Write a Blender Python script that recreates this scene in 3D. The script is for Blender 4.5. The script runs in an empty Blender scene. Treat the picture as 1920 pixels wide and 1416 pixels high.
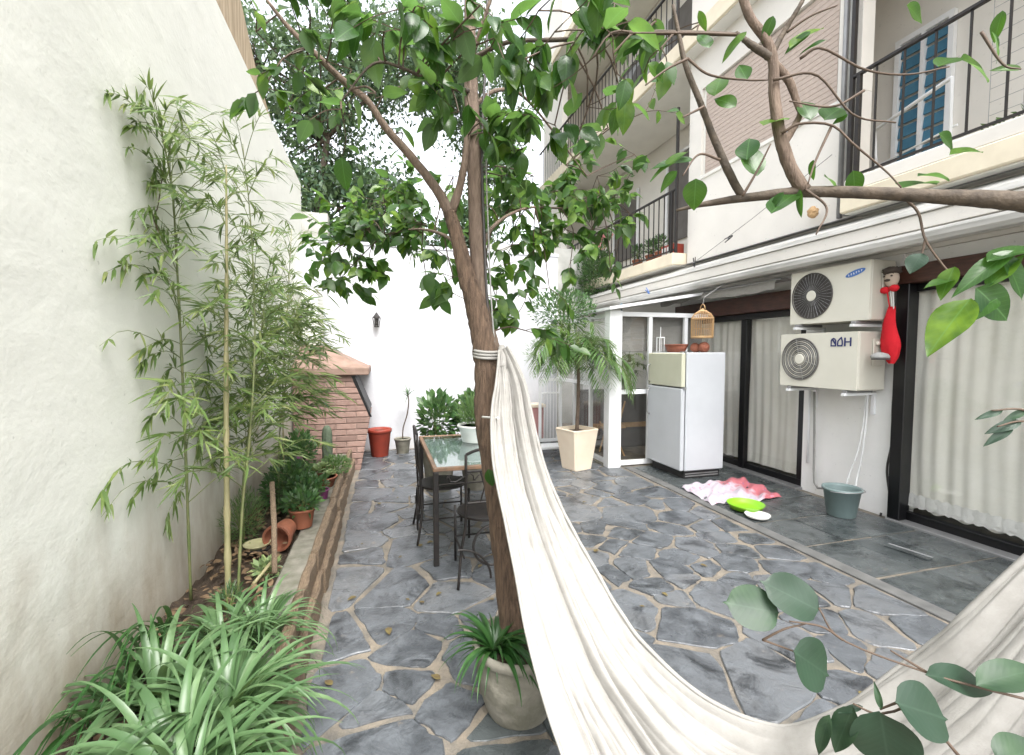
import bpy, math, random
import numpy as np
from mathutils import Vector, Matrix
R = math.radians
rnd = random.Random(7)
sc = bpy.context.scene
col = sc.collection

# ---------------------------------------------------------------- camera
FOC = 860.0
YAW = math.atan(244 / FOC); PIT = math.atan(47 / FOC)
CAM = Vector((0, 0, 1.6))
FW = Vector((math.sin(YAW) * math.cos(PIT), math.cos(YAW) * math.cos(PIT), -math.sin(PIT)))
RT = Vector((math.cos(YAW), -math.sin(YAW), 0))
UP = RT.cross(FW)
cd = bpy.data.cameras.new('camera'); cam = bpy.data.objects.new('camera', cd); col.objects.link(cam)
cd.sensor_width = 36; cd.lens = 36 * FOC / 1920; cd.clip_start = 0.02; cd.clip_end = 500
cam.matrix_world = Matrix(((RT.x, UP.x, -FW.x, CAM.x), (RT.y, UP.y, -FW.y, CAM.y), (RT.z, UP.z, -FW.z, CAM.z), (0, 0, 0, 1)))
sc.camera = cam
# ---------------------------------------------------------------- light: bright overcast
SUN_EL, SUN_AZ = 62, 250
w = bpy.data.worlds.new('World'); sc.world = w; w.use_nodes = True
nt = w.node_tree; bg = nt.nodes['Background']
sky = nt.nodes.new('ShaderNodeTexSky'); sky.sky_type = 'NISHITA'; sky.sun_disc = False
sky.sun_elevation = R(SUN_EL); sky.sun_rotation = R(SUN_AZ); sky.dust_density = 4; sky.air_density = 1.0; sky.ozone_density = 1
hs = nt.nodes.new('ShaderNodeHueSaturation'); hs.inputs['Saturation'].default_value = 0.22
nt.links.new(sky.outputs[0], hs.inputs['Color']); nt.links.new(hs.outputs[0], bg.inputs['Color'])
bg.inputs['Strength'].default_value = 0.15
sl = bpy.data.lights.new('sun', 'SUN'); sl.energy = .55; sl.angle = R(30); sl.color = (1, .97, .93)
sun = bpy.data.objects.new('sun', sl); col.objects.link(sun)
# the brightest part of the cloud is behind the camera, over its right shoulder
sd = Vector((0.07, -0.50, 0.80)).normalized()
sky.sun_elevation = math.asin(sd.z); sky.sun_rotation = math.atan2(sd.x, sd.y)
sun.rotation_euler = sd.to_track_quat('Z', 'Y').to_euler()
sc.view_settings.view_transform = 'Standard'; sc.view_settings.look = 'None'
sc.view_settings.exposure = 2.15; sc.view_settings.gamma = 1; sc.view_settings.use_curve_mapping = False

# ---------------------------------------------------------------- measuring helpers
def ray(u, v): return FW + RT * ((u - 960) / FOC) + UP * ((708 - v) / FOC)
def P(u, v, d): return CAM + ray(u, v) * d
def G(u, v, z=0.0):
    r = ray(u, v); return CAM + r * ((z - CAM.z) / r.z)
def PX(u, v, X):
    r = ray(u, v); return CAM + r * (X / r.x)
def PY(u, v, Y):
    r = ray(u, v); return CAM + r * (Y / r.y)

# ---------------------------------------------------------------- materials
def _n(t, k, **kw):
    n = t.nodes.new('ShaderNode' + k)
    for a, b in kw.items():
        if hasattr(n, a): setattr(n, a, b)
        else: n.inputs[a.replace('_', ' ')].default_value = b
    return n
def mixc(t, fac, a, b, mode='MIX'):
    m = t.nodes.new('ShaderNodeMix'); m.data_type = 'RGBA'; m.blend_type = mode
    for s, x in ((m.inputs[0], fac), (m.inputs[6], a), (m.inputs[7], b)):
        if hasattr(x, 'is_linked'): t.links.new(x, s)
        elif isinstance(x, tuple): s.default_value = (*x[:3], 1)
        else: s.default_value = x
    return m.outputs[2]
def ramp(t, src, p0, p1):
    r = _n(t, 'MapRange'); r.inputs[1].default_value = p0; r.inputs[2].default_value = p1
    t.links.new(src, r.inputs[0]); return r.outputs[0]
def noise(t, vec, scale, detail=4, rough=.55, dist=0):
    n = _n(t, 'TexNoise'); n.inputs['Scale'].default_value = scale; n.inputs['Detail'].default_value = detail
    n.inputs['Roughness'].default_value = rough; n.inputs['Distortion'].default_value = dist
    t.links.new(vec, n.inputs['Vector']); return n.outputs['Fac']
def stretch(t, vec, s):
    m = _n(t, 'Mapping'); m.inputs['Scale'].default_value = s; t.links.new(vec, m.inputs[0]); return m.outputs[0]
def base(name):
    m = bpy.data.materials.new(name); m.use_nodes = True; t = m.node_tree
    return m, t, t.nodes['Principled BSDF'], _n(t, 'NewGeometry'), _n(t, 'TexCoord')
def bump(t, p, h, strength, dist=.01):
    b = _n(t, 'Bump'); b.inputs['Strength'].default_value = strength; b.inputs['Distance'].default_value = dist
    t.links.new(h, b.inputs['Height']); t.links.new(b.outputs[0], p.inputs['Normal']); return b
def mat(name, c, rough=.6, c2=None, scale=8, bmp=.15, bscale=60, metal=0, st=(1, 1, 1), vary=0, spec=.5, bd=.004):
    """plain surface: two tones through noise, fine relief, optional tone change per object"""
    m, t, p, g, tc = base(name)
    v = stretch(t, g.outputs['Position'], st)
    c2 = c2 or tuple(x * .8 for x in c)
    f = ramp(t, noise(t, v, scale, 5), .35, .68)
    o = mixc(t, f, c, c2)
    if vary:
        oi = _n(t, 'ObjectInfo'); q = _n(t, 'HueSaturation')
        r = _n(t, 'MapRange'); t.links.new(oi.outputs['Random'], r.inputs[0]); r.inputs[3].default_value = 1 - vary; r.inputs[4].default_value = 1 + vary
        t.links.new(r.outputs[0], q.inputs['Value']); t.links.new(o, q.inputs['Color']); o = q.outputs[0]
    t.links.new(o, p.inputs['Base Color'])
    p.inputs['Roughness'].default_value = rough; p.inputs['Metallic'].default_value = metal; p.inputs['Specular IOR Level'].default_value = spec
    if bmp: bump(t, p, noise(t, v, bscale, 4), bmp, bd)
    return m
def leafmat(name, a, b, c, island=False, trans=.3, rough=.35, vein=0):
    m, t, p, g, tc = base(name)
    if island: r0 = g.outputs['Random Per Island']
    else: r0 = _n(t, 'ObjectInfo').outputs['Random']
    cr = _n(t, 'ValToRGB'); e = cr.color_ramp.elements
    e[0].position = 0; e[0].color = (*a, 1); e[1].position = 1; e[1].color = (*c, 1)
    k = e.new(.5); k.color = (*b, 1)
    t.links.new(r0, cr.inputs[0])
    o = mixc(t, ramp(t, noise(t, g.outputs['Position'], 18, 3), .3, .7), cr.outputs[0], tuple(x * .75 for x in b))
    if vein:
        s = _n(t, 'SeparateXYZ'); t.links.new(tc.outputs['Generated'], s.inputs[0])
        d = _n(t, 'Math', operation='SUBTRACT'); t.links.new(s.outputs[0], d.inputs[0]); d.inputs[1].default_value = .5
        ab = _n(t, 'Math', operation='ABSOLUTE'); t.links.new(d.outputs[0], ab.inputs[0])
        mid = ramp(t, ab.outputs[0], .03, .0)
        ml = _n(t, 'Math', operation='MULTIPLY_ADD'); t.links.new(ab.outputs[0], ml.inputs[0]); ml.inputs[1].default_value = -.55; t.links.new(s.outputs[1], ml.inputs[2])
        wv = _n(t, 'Math', operation='MULTIPLY'); t.links.new(ml.outputs[0], wv.inputs[0]); wv.inputs[1].default_value = 56
        sn = _n(t, 'Math', operation='SINE'); t.links.new(wv.outputs[0], sn.inputs[0])
        v2 = ramp(t, sn.outputs[0], .88, 1)
        mx = _n(t, 'Math', operation='MAXIMUM'); t.links.new(mid, mx.inputs[0])
        hv = _n(t, 'Math', operation='MULTIPLY'); t.links.new(v2, hv.inputs[0]); hv.inputs[1].default_value = .35
        t.links.new(hv.outputs[0], mx.inputs[1])
        fm = _n(t, 'Math', operation='MULTIPLY'); t.links.new(mx.outputs[0], fm.inputs[0]); fm.inputs[1].default_value = .5 * vein
        o = mixc(t, fm.outputs[0], o, tuple(min(1, x * 2.2 + .05) for x in b))
        bump(t, p, sn.outputs[0], .05, .001)
    # underside a little paler
    o = mixc(t, g.outputs['Backfacing'], o, mixc(t, .35, o, (.22, .3, .18)))
    t.links.new(o, p.inputs['Base Color']); p.inputs['Roughness'].default_value = rough
    tr = _n(t, 'BsdfTranslucent'); tcx = mixc(t, .5, o, tuple(min(1, x) for x in (b[0] * 2.4, b[1] * 2.2, b[2] * .8)))
    t.links.new(tcx, tr.inputs[0])
    ms = _n(t, 'MixShader'); ms.inputs[0].default_value = trans
    t.links.new(p.outputs[0], ms.inputs[1]); t.links.new(tr.outputs[0], ms.inputs[2])
    t.links.new(ms.outputs[0], t.nodes['Material Output'].inputs[0])
    return m
def glassmat(name, tint=(.985, .985, .98), refl=1.0):
    m, t, p, g, tc = base(name); t.nodes.remove(p)
    tr = _n(t, 'BsdfTransparent'); tr.inputs[0].default_value = (*tint, 1)
    gl = _n(t, 'BsdfGlossy'); gl.inputs['Roughness'].default_value = .03
    f = _n(t, 'LayerWeight'); pw = _n(t, 'Math', operation='POWER'); t.links.new(f.outputs['Facing'], pw.inputs[0]); pw.inputs[1].default_value = 4
    mu = _n(t, 'Math', operation='MULTIPLY_ADD'); mu.inputs[1].default_value = .55 * refl; mu.inputs[2].default_value = .055 * refl; t.links.new(pw.outputs[0], mu.inputs[0])
    ms = _n(t, 'MixShader'); t.links.new(mu.outputs[0], ms.inputs[0])
    t.links.new(tr.outputs[0], ms.inputs[1]); t.links.new(gl.outputs[0], ms.inputs[2])
    t.links.new(ms.outputs[0], t.nodes['Material Output'].inputs[0]); return m

def wallmat(name, c, dirt, zlo, zhi, amount=1.0, relief=.5, bscale=2.6):
    """plaster: trowel relief, blotches, damp stains rising from the soil"""
    m, t, p, g, tc = base(name)
    pos = g.outputs['Position']
    o = mixc(t, ramp(t, noise(t, pos, 1.3, 6, .6), .35, .7), c, tuple(x * .9 for x in c))
    o = mixc(t, ramp(t, noise(t, pos, 9, 6, .7), .62, .78), o, tuple(x * .8 for x in c))
    s = _n(t, 'SeparateXYZ'); t.links.new(pos, s.inputs[0])
    nz = noise(t, stretch(t, pos, (1, 1.6, .7)), 1.9, 6, .65)
    ma = _n(t, 'Math', operation='MULTIPLY_ADD'); t.links.new(nz, ma.inputs[0]); ma.inputs[1].default_value = -1.5 * (zhi - zlo); t.links.new(s.outputs[2], ma.inputs[2])
    rise = ramp(t, ma.outputs[0], zhi - 1.0 * (zhi - zlo), zlo - .9 * (zhi - zlo))
    m2 = _n(t, 'Math', operation='MULTIPLY'); t.links.new(rise, m2.inputs[0]); m2.inputs[1].default_value = amount
    o = mixc(t, m2.outputs[0], o, dirt)
    dp = ramp(t, noise(t, pos, 26, 2, .5), .72, .76)
    d3 = _n(t, 'Math', operation='MULTIPLY'); t.links.new(dp, d3.inputs[0]); d3.inputs[1].default_value = .45
    o = mixc(t, d3.outputs[0], o, tuple(x * .55 for x in c))
    t.links.new(o, p.inputs['Base Color']); p.inputs['Roughness'].default_value = .85
    n1 = noise(t, stretch(t, pos, (1, .6, 1)), bscale * 3, 5, .5, .25); n2 = noise(t, pos, bscale * 26, 4)
    ad = _n(t, 'Math', operation='MULTIPLY_ADD'); t.links.new(n2, ad.inputs[0]); ad.inputs[1].default_value = .12; t.links.new(n1, ad.inputs[2])
    bump(t, p, ad.outputs[0], relief, .025)
    return m

M = {}
M['plaster'] = wallmat('rough_white_plaster', (.80, .805, .745), (.27, .195, .115), .2, 1.3, .85, .36, 1.4)
M['white_wall'] = wallmat('painted_white_wall', (.60, .61, .64), (.40, .39, .36), -.1, .35, .7, .35, 2)
M['pillar_wall'] = wallmat('white_pillar_paint', (.84, .835, .81), (.50, .47, .41), -.25, .18, .6, .15, 2)
M['facade'] = wallmat('cream_white_render', (.74, .71, .655), (.56, .51, .42), -.3, .05, .5, .15, 2)
M['facade_cream'] = mat('cream_slab_render', (.74, .67, .52), .8, (.62, .55, .42), 3, .2, 40)
M['soffit'] = mat('pale_grey_soffit', (.74, .73, .68), .8, (.66, .65, .60), 2, .1, 30)
M['beige_wall'] = mat('weathered_beige_render', (.50, .40, .28), .85, (.30, .23, .15), 6, .4, 30, st=(1, 4, .35))
M['grey_wall'] = mat('grey_render', (.5, .5, .47), .85, (.36, .36, .33), 3)
M['mortar'] = mat('sandy_mortar', (.235, .20, .155), .8, (.12, .113, .10), 7, .5, 90, bd=.01)
M['soil'] = mat('dark_garden_soil', (.085, .06, .04), .95, (.045, .032, .022), 14, .9, 70, bd=.02)
M['concrete'] = mat('pale_concrete', (.24, .225, .19), .85, (.12, .12, .085), 11, .3, 80)
M['old_wood'] = mat('weathered_timber', (.26, .19, .125), .85, (.12, .085, .055), 14, .7, 40, st=(14, 1, 14), bd=.01)
M['bark'] = mat('brown_bark', (.16, .105, .068), .85, (.06, .038, .025), 22, .9, 45, st=(4, 4, .5), bd=.015)
M['bark_pale'] = mat('pale_brown_bark', (.185, .135, .10), .85, (.10, .07, .05), 22, .8, 60, st=(3, 3, .6), bd=.01)
M['bark_dark'] = mat('dark_branch_bark', (.095, .072, .05), .8, (.045, .034, .024), 30, .7, 80, st=(1, 1, 1), bd=.006)
M['twig'] = mat('brown_twig', (.09, .06, .04), .7, None, 20, 0)
M['green_stem'] = mat('green_stem', (.16, .2, .06), .6, None, 20, 0)
M['cane'] = mat('tan_bamboo_cane', (.33, .29, .16), .5, (.20, .20, .09), 12, .1, 30, st=(1, 1, .4))
M['cane_green'] = mat('green_bamboo_cane', (.11, .15, .05), .5, (.17, .17, .075), 12, .1, 30)
M['white_paint'] = mat('white_gloss_paint', (.82, .83, .84), .4, (.76, .77, .77), 5, .04, 50)
M['weathered_white'] = mat('weathered_white_paint', (.56, .55, .52), .6, (.36, .355, .33), 5, .2, 40, st=(1, .35, 3))
M['fridge_white'] = mat('white_enamel', (.53, .55, .575), .3, (.48, .50, .525), 2, .02, 30)
M['fridge_cream'] = mat('yellowed_enamel', (.55, .55, .43), .32, (.50, .50, .38), 3, .02, 30)
M['black'] = mat('black_aluminium', (.004, .004, .005), .35, None, 5, 0)
M['black_plastic'] = mat('black_rubber', (.02, .02, .02), .55, None, 5, 0)
M['iron'] = mat('black_wrought_iron', (.008, .007, .007), .5, (.02, .015, .012), 20, .3, 90)
M['dark_wood'] = mat('dark_varnished_lintel', (.075, .028, .018), .5, (.04, .016, .01), 8, .3, 30, st=(6, 1, 6))
M['brown_frame'] = mat('brown_table_frame', (.26, .15, .085), .5, (.14, .09, .06), 10, .1, 40)
M['ac'] = mat('ivory_painted_steel', (.68, .66, .57), .45, (.64, .62, .53), 3, .02, 30)
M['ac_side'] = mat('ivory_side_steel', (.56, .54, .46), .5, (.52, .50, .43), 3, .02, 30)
M['fan_dark'] = mat('dark_grey_fan', (.075, .068, .062), .55, None, 5, 0)
M['grille'] = mat('grey_grille_wire', (.19, .18, .165), .5, None, 5, 0)
M['blue_print'] = mat('blue_printed_badge', (.06, .17, .48), .5, None, 5, 0)
M['navy_print'] = mat('navy_print', (.02, .03, .14), .5, None, 5, 0)
M['white_print'] = mat('white_print', (.75, .76, .78), .5, None, 5, 0)
M['metal'] = mat('grey_metal', (.33, .33, .33), .45, (.25, .25, .25), 6, .1, 60, metal=.5)
M['pipe'] = mat('grey_plastic_pipe', (.30, .30, .28), .5, None, 6, 0)
M['cable'] = mat('dark_cable', (.05, .045, .042), .5, None, 6, 0)
M['tube'] = mat('milky_hose', (.72, .73, .72), .35, None, 6, 0)
M['terracotta'] = mat('terracotta', (.30, .105, .055), .75, (.20, .075, .045), 9, .2, 60)
M['red_clay'] = mat('red_glazed_clay', (.30, .045, .024), .5, (.22, .035, .02), 6, .1, 60)
M['brick'] = mat('pink_red_brick', (.32, .215, .18), .85, (.26, .165, .135), 18, .5, 90, vary=.22, bd=.006)
M['brick_mortar'] = mat('brick_joint_mortar', (.30, .215, .18), .95, None, 20, .4, 90)
M['hood'] = mat('terracotta_render', (.29, .20, .16), .85, (.21, .14, .105), 8, .35, 70)
M['stone_pot'] = mat('mossy_cement_pot', (.25, .235, .195), .85, (.14, .135, .10), 9, .7, 22, bd=.012)
M['cream_pot'] = mat('cream_planter', (.80, .69, .55), .6, (.74, .62, .48), 4, .08, 50)
M['bucket'] = mat('grey_green_plastic', (.19, .255, .25), .45, (.17, .23, .225), 5, .03, 40)
M['lime'] = mat('lime_green_plastic', (.22, .50, .02), .35, None, 5, 0)
M['white_plastic'] = mat('white_plastic', (.75, .75, .72), .4, None, 5, 0)
M['red_cloth'] = mat('red_felt', (.66, .01, .022), .85, (.55, .006, .015), 9, .4, 120)
M['dark_cloth'] = mat('dark_brown_felt', (.07, .055, .045), .9, None, 9, .4, 90)
M['face_cloth'] = mat('pale_linen_cloth', (.55, .45, .36), .9, None, 9, .4, 90)
M['rattan'] = mat('honey_rattan', (.52, .34, .17), .6, (.40, .25, .12), 30, .2, 90)
M['wicker'] = mat('red_brown_wicker', (.28, .09, .05), .7, (.18, .055, .03), 60, .6, 120)
M['blind'] = mat('grey_fabric_blind', (.26, .255, .24), .85, (.22, .215, .2), 10, .3, 80, st=(1, 1, 8))
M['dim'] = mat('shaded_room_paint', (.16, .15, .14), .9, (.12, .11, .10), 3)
M['blue_shutter'] = mat('blue_painted_shutter', (.065, .20, .30), .5, (.05, .16, .25), 10, .1, 60)
M['shutter'] = mat('pinkish_roller_shutter', (.50, .415, .36), .75, (.43, .35, .30), 20, .4, 60, st=(1, 1, 3))
M['yellow_leaf'] = mat('yellow_leaf', (.45, .48, .10), .5, None, 20, 0)
M['purple'] = mat('purple_plastic', (.22, .055, .16), .5, None, 9, 0)
M['blue_flower'] = mat('blue_petals', (.03, .09, .55), .6, None, 9, 0)
M['flower'] = mat('pink_petals', (.70, .30, .30), .6, None, 9, 0)
M['newspaper'] = mat('grey_paper', (.45, .45, .43), .8, (.3, .3, .29), 40, 0)
M['glass'] = glassmat('window_glass')
M['table_glass'] = glassmat('frosted_table_glass', (.8, .86, .86), 1.6)
M['cactus'] = mat('grey_green_cactus', (.13, .17, .11), .7, (.08, .11, .07), 30, .4, 120)
# curtains
def clothmat(name, c, c2, trans=.25, weave=500, relief=.05, fine=14):
    m, t, p, g, tc = base(name)
    o = mixc(t, ramp(t, noise(t, g.outputs['Position'], fine, 5, .6), .35, .7), c, c2)
    t.links.new(o, p.inputs['Base Color']); p.inputs['Roughness'].default_value = .9
    p.inputs['Specular IOR Level'].default_value = .15
    bump(t, p, noise(t, g.outputs['Position'], weave, 3), relief, .01)
    tr = _n(t, 'BsdfTranslucent'); t.links.new(o, tr.inputs[0]); ms = _n(t, 'MixShader'); ms.inputs[0].default_value = trans
    t.links.new(p.outputs[0], ms.inputs[1]); t.links.new(tr.outputs[0], ms.inputs[2])
    t.links.new(ms.outputs[0], t.nodes['Material Output'].inputs[0]); return m
M['curtain'] = clothmat('sheer_ivory_curtain', (.86, .85, .78), (.80, .79, .71), .1, 200, .05, 4)
M['hammock'] = clothmat('raw_cotton_cloth', (.35, .34, .318), (.30, .29, .268), .05, 260, .16, 22)
M['rug'] = None
def rugmat():
    m, t, p, g, tc = base('printed_rug')
    s = _n(t, 'SeparateXYZ'); t.links.new(g.outputs['Position'], s.inputs[0])
    nn = noise(t, g.outputs['Position'], 11, 3)
    ma = _n(t, 'Math', operation='MULTIPLY_ADD'); t.links.new(nn, ma.inputs[0]); ma.inputs[1].default_value = .45; t.links.new(s.outputs[0], ma.inputs[2])
    o = mixc(t, ramp(t, ma.outputs[0], 4.12, 4.24), (.46, .41, .46), (.42, .12, .14))
    o = mixc(t, ramp(t, noise(t, g.outputs['Position'], 22, 2), .68, .72), o, (.16, .13, .30))
    o = mixc(t, ramp(t, noise(t, g.outputs['Position'], 15, 2, .5, 1), .66, .70), o, (.66, .2, .26))
    t.links.new(o, p.inputs['Base Color']); p.inputs['Roughness'].default_value = .95
    bump(t, p, noise(t, g.outputs['Position'], 120, 3), .5, .01); return m
M['rug'] = rugmat()
def slatemat(name, a, b, c, wet):
    m, t, p, g, tc = base(name)
    oi = _n(t, 'ObjectInfo'); cr = _n(t, 'ValToRGB'); e = cr.color_ramp.elements
    e[0].color = (*a, 1); e[1].color = (*c, 1); k = e.new(.55); k.color = (*b, 1)
    t.links.new(oi.outputs['Random'], cr.inputs[0])
    pos = g.outputs['Position']
    o = mixc(t, ramp(t, noise(t, pos, 5, 7, .65, .6), .38, .66), cr.outputs[0], tuple(x * 1.5 for x in b))
    o = mixc(t, ramp(t, noise(t, pos, 3.6, 6, .72, .8), .49, .66), o, tuple(x * .55 for x in a))
    sa = ramp(t, noise(t, pos, 8, 5, .7), .64, .74); q = _n(t, 'Math', operation='MULTIPLY'); t.links.new(sa, q.inputs[0]); q.inputs[1].default_value = .5
    o = mixc(t, q.outputs[0], o, (.30, .25, .19))
    t.links.new(o, p.inputs['Base Color'])
    rr = _n(t, 'MapRange'); t.links.new(noise(t, pos, 4, 4), rr.inputs[0]); rr.inputs[3].default_value = wet[0]; rr.inputs[4].default_value = wet[1]
    t.links.new(rr.outputs[0], p.inputs['Roughness'])
    ad = _n(t, 'Math', operation='MULTIPLY_ADD'); t.links.new(noise(t, pos, 55, 4), ad.inputs[0]); ad.inputs[1].default_value = .25
    t.links.new(noise(t, pos, 7, 8, .6, 1.5), ad.inputs[2]); bump(t, p, ad.outputs[0], .45, .025)
    return m
M['slate'] = slatemat('blue_grey_slate', (.05, .056, .063), (.088, .096, .105), (.16, .165, .17), (.12, .5))
M['slate_dark'] = slatemat('dark_wet_slate_pot_shade', (.04, .048, .05), (.058, .066, .067), (.085, .094, .096), (.1, .45))  # wet slabs by the house; also the shade painted around the cement pot
M['band'] = mat('pale_cement_band', (.15, .15, .145), .7, (.09, .092, .09), 7, .35, 60)
LA = leafmat('glossy_tree_leaf', (.022, .065, .025), (.045, .12, .022), (.20, .33, .035), False, .5, .28, 1)
LAS = leafmat('small_tree_leaf', (.02, .06, .02), (.05, .125, .025), (.22, .35, .04), True, .5, .35)
LF = leafmat('blue_green_leaf', (.013, .036, .02), (.018, .048, .024), (.028, .066, .024), False, .12, .5, .3)
LBAM = leafmat('bamboo_leaf', (.06, .115, .03), (.13, .20, .055), (.32, .33, .13), False, .3, .45)
LBAMD = leafmat('dark_bamboo_leaf', (.03, .075, .025), (.05, .12, .028), (.10, .19, .04), False, .3, .42)
LBAMS = leafmat('bamboo_leaf_mass', (.05, .10, .025), (.10, .17, .04), (.24, .28, .09), True, .3, .45)
LBG = leafmat('far_tree_leaf', (.03, .065, .045), (.055, .11, .06), (.13, .19, .075), True, .3, .45)
LSTRAP = leafmat('strap_leaf', (.06, .125, .05), (.11, .205, .085), (.20, .30, .15), False, .25, .33)
LDST = leafmat('dark_strap_leaf', (.02, .07, .02), (.035, .11, .025), (.07, .16, .04), False, .25, .35)
LSH = leafmat('shrub_leaf', (.03, .085, .035), (.055, .13, .04), (.12, .21, .06), True, .3, .4)
LSUC = leafmat('pale_succulent', (.17, .26, .12), (.24, .33, .14), (.40, .46, .18), True, .1, .5)
LFEA = leafmat('feathery_frond', (.05, .12, .035), (.10, .19, .06), (.2, .28, .11), True, .35, .5)

# ---------------------------------------------------------------- object helpers
ORG = {}
def tagit(o, label=None, cat=None, group=None, kind=None):
    if label: o['label'] = label
    if cat: o['category'] = cat
    if group: o['group'] = group
    if kind: o['kind'] = kind
    return o
def thing(name, label, cat, loc, group=None):
    o = bpy.data.objects.new(name, None); col.objects.link(o); o.location = loc; o.empty_display_size = .1
    ORG[o.name] = Vector(loc); return tagit(o, label, cat, group)
class MB:
    def __init__(s): s.v = []; s.f = []
    def add(s, vs, fs):
        k = len(s.v); s.v += [tuple(x) for x in vs]; s.f += [tuple(i + k for i in f) for f in fs]; return s
    def box(s, a, b, bev=0):
        x0, y0, z0 = (min(a[i], b[i]) for i in range(3)); x1, y1, z1 = (max(a[i], b[i]) for i in range(3))
        if not bev:
            vs = [(x, y, z) for x in (x0, x1) for y in (y0, y1) for z in (z0, z1)]
            return s.add(vs, [(0, 1, 3, 2), (4, 6, 7, 5), (0, 4, 5, 1), (2, 3, 7, 6), (0, 2, 6, 4), (1, 5, 7, 3)])
        bv = min(bev, (x1 - x0) / 2.1, (y1 - y0) / 2.1, (z1 - z0) / 2.1)
        vs = []; idx = {}
        for i, x in enumerate((x0, x1)):
            for j, y in enumerate((y0, y1)):
                for k, z in enumerate((z0, z1)):
                    dx, dy, dz = (bv if i == 0 else -bv), (bv if j == 0 else -bv), (bv if k == 0 else -bv)
                    idx[(i, j, k, 0)] = len(vs); vs.append((x, y + dy, z + dz))
                    idx[(i, j, k, 1)] = len(vs); vs.append((x + dx, y, z + dz))
                    idx[(i, j, k, 2)] = len(vs); vs.append((x + dx, y + dy, z))
        fs = []
        for ax in range(3):
            for sd_ in (0, 1):
                o1, o2 = [q for q in range(3) if q != ax]; quad = []
                for p_, q_ in ((0, 0), (0, 1), (1, 1), (1, 0)):
                    c = [0, 0, 0]; c[ax] = sd_; c[o1] = p_; c[o2] = q_; quad.append(idx[(*c, ax)])
                fs.append(tuple(quad))
        for ax in range(3):                     # edge faces run along ax
            o1, o2 = [q for q in range(3) if q != ax]
            for p_ in (0, 1):
                for q_ in (0, 1):
                    c0 = [0, 0, 0]; c0[o1] = p_; c0[o2] = q_; c1 = list(c0); c1[ax] = 1
                    fs.append((idx[(*c0, o1)], idx[(*c1, o1)], idx[(*c1, o2)], idx[(*c0, o2)]))
        for i in (0, 1):
            for j in (0, 1):
                for k in (0, 1): fs.append((idx[(i, j, k, 0)], idx[(i, j, k, 1)], idx[(i, j, k, 2)]))
        return s.add(vs, fs)
    def tube(s, pts, rad, n=8, cap=True, wob=0, rr=None):
        pts = [Vector(p) for p in pts]
        if not hasattr(rad, '__len__'): rad = [rad] * len(pts)
        k0 = len(s.v); up = Vector((.13, .31, .94)).normalized(); X = None; L = len(pts)
        for i, p in enumerate(pts):
            t = (pts[min(i + 1, L - 1)] - pts[max(i - 1, 0)]).normalized()
            if X is None:
                X = t.cross(up)
                if X.length < .1: X = t.cross(Vector((1, 0, 0)))
            X = (X - t * X.dot(t)).normalized(); Y = t.cross(X)
            for j in range(n):
                a = 2 * math.pi * j / n; r = rad[i] * (1 + (wob * ((rr or rnd).random() - .5) if wob else 0))
                s.v.append(tuple(p + X * (math.cos(a) * r) + Y * (math.sin(a) * r)))
        for i in range(L - 1):
            for j in range(n):
                a = k0 + i * n + j; b = k0 + i * n + (j + 1) % n
                s.f.append((a, b, b + n, a + n))
        if cap:
            s.f.append(tuple(k0 + j for j in range(n))[::-1]); s.f.append(tuple(k0 + (L - 1) * n + j for j in range(n)))
        return s
    def lathe(s, prof, c, n=24, axis='Z', sq=None):
        """prof: (radius, height) pairs, from the bottom up"""
        k0 = len(s.v); c = Vector(c)
        for r, h in prof:
            for j in range(n):
                a = 2 * math.pi * j / n; x, y = math.cos(a) * r, math.sin(a) * r
                q = {'Z': (x, y, h), 'X': (h, x, y), 'Y': (x, h, y)}[axis]
                s.v.append(tuple(c + Vector(q)))
        for i in range(len(prof) - 1):
            for j in range(n):
                a = k0 + i * n + j; b = k0 + i * n + (j + 1) % n
                s.f.append((a, b, b + n, a + n))
        s.f.append(tuple(k0 + j for j in range(n))[::-1]); s.f.append(tuple(k0 + (len(prof) - 1) * n + j for j in range(n)))
        return s
    def prism(s, poly, axis, a, b):
        """poly: 2-D outline, extruded along axis from a to b"""
        def q(p, h): return {'X': (h, p[0], p[1]), 'Y': (p[0], h, p[1]), 'Z': (p[0], p[1], h)}[axis]
        n = len(poly); vs = [q(p, a) for p in poly] + [q(p, b) for p in poly]
        return s.add(vs, [tuple(range(n))[::-1], tuple(range(n, 2 * n))] + [(i, (i + 1) % n, (i + 1) % n + n, i + n) for i in range(n)])
def mesh_from(v, f, m, org=(0, 0, 0), smooth=False, name='mesh'):
    me = bpy.data.meshes.new(name); o = Vector(org)
    me.from_pydata([(x[0] - o[0], x[1] - o[1], x[2] - o[2]) for x in v], [], f)
    me.materials.append(m)
    if smooth: me.polygons.foreach_set('use_smooth', [True] * len(me.polygons))
    me.update(); return me
def put(name, mb, m, parent=None, smooth=False, org=None, label=None, cat=None, group=None, kind=None):
    if parent is not None: og = ORG[parent.name]
    else: og = Vector(org) if org is not None else Vector((0, 0, 0))
    me = mesh_from(mb.v, mb.f, m if not isinstance(m, str) else M[m], og, smooth, name)
    o = bpy.data.objects.new(name, me); col.objects.link(o)
    if parent is not None: o.parent = parent
    else: o.location = og
    ORG[o.name] = og; return tagit(o, label, cat, group, kind)
def inst(name, me, mw, parent):
    o = bpy.data.objects.new(name, me); col.objects.link(o); o.parent = parent
    o.matrix_basis = Matrix.Translation(-ORG[parent.name]) @ mw
    ORG[o.name] = ORG[parent.name]; return o
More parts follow.
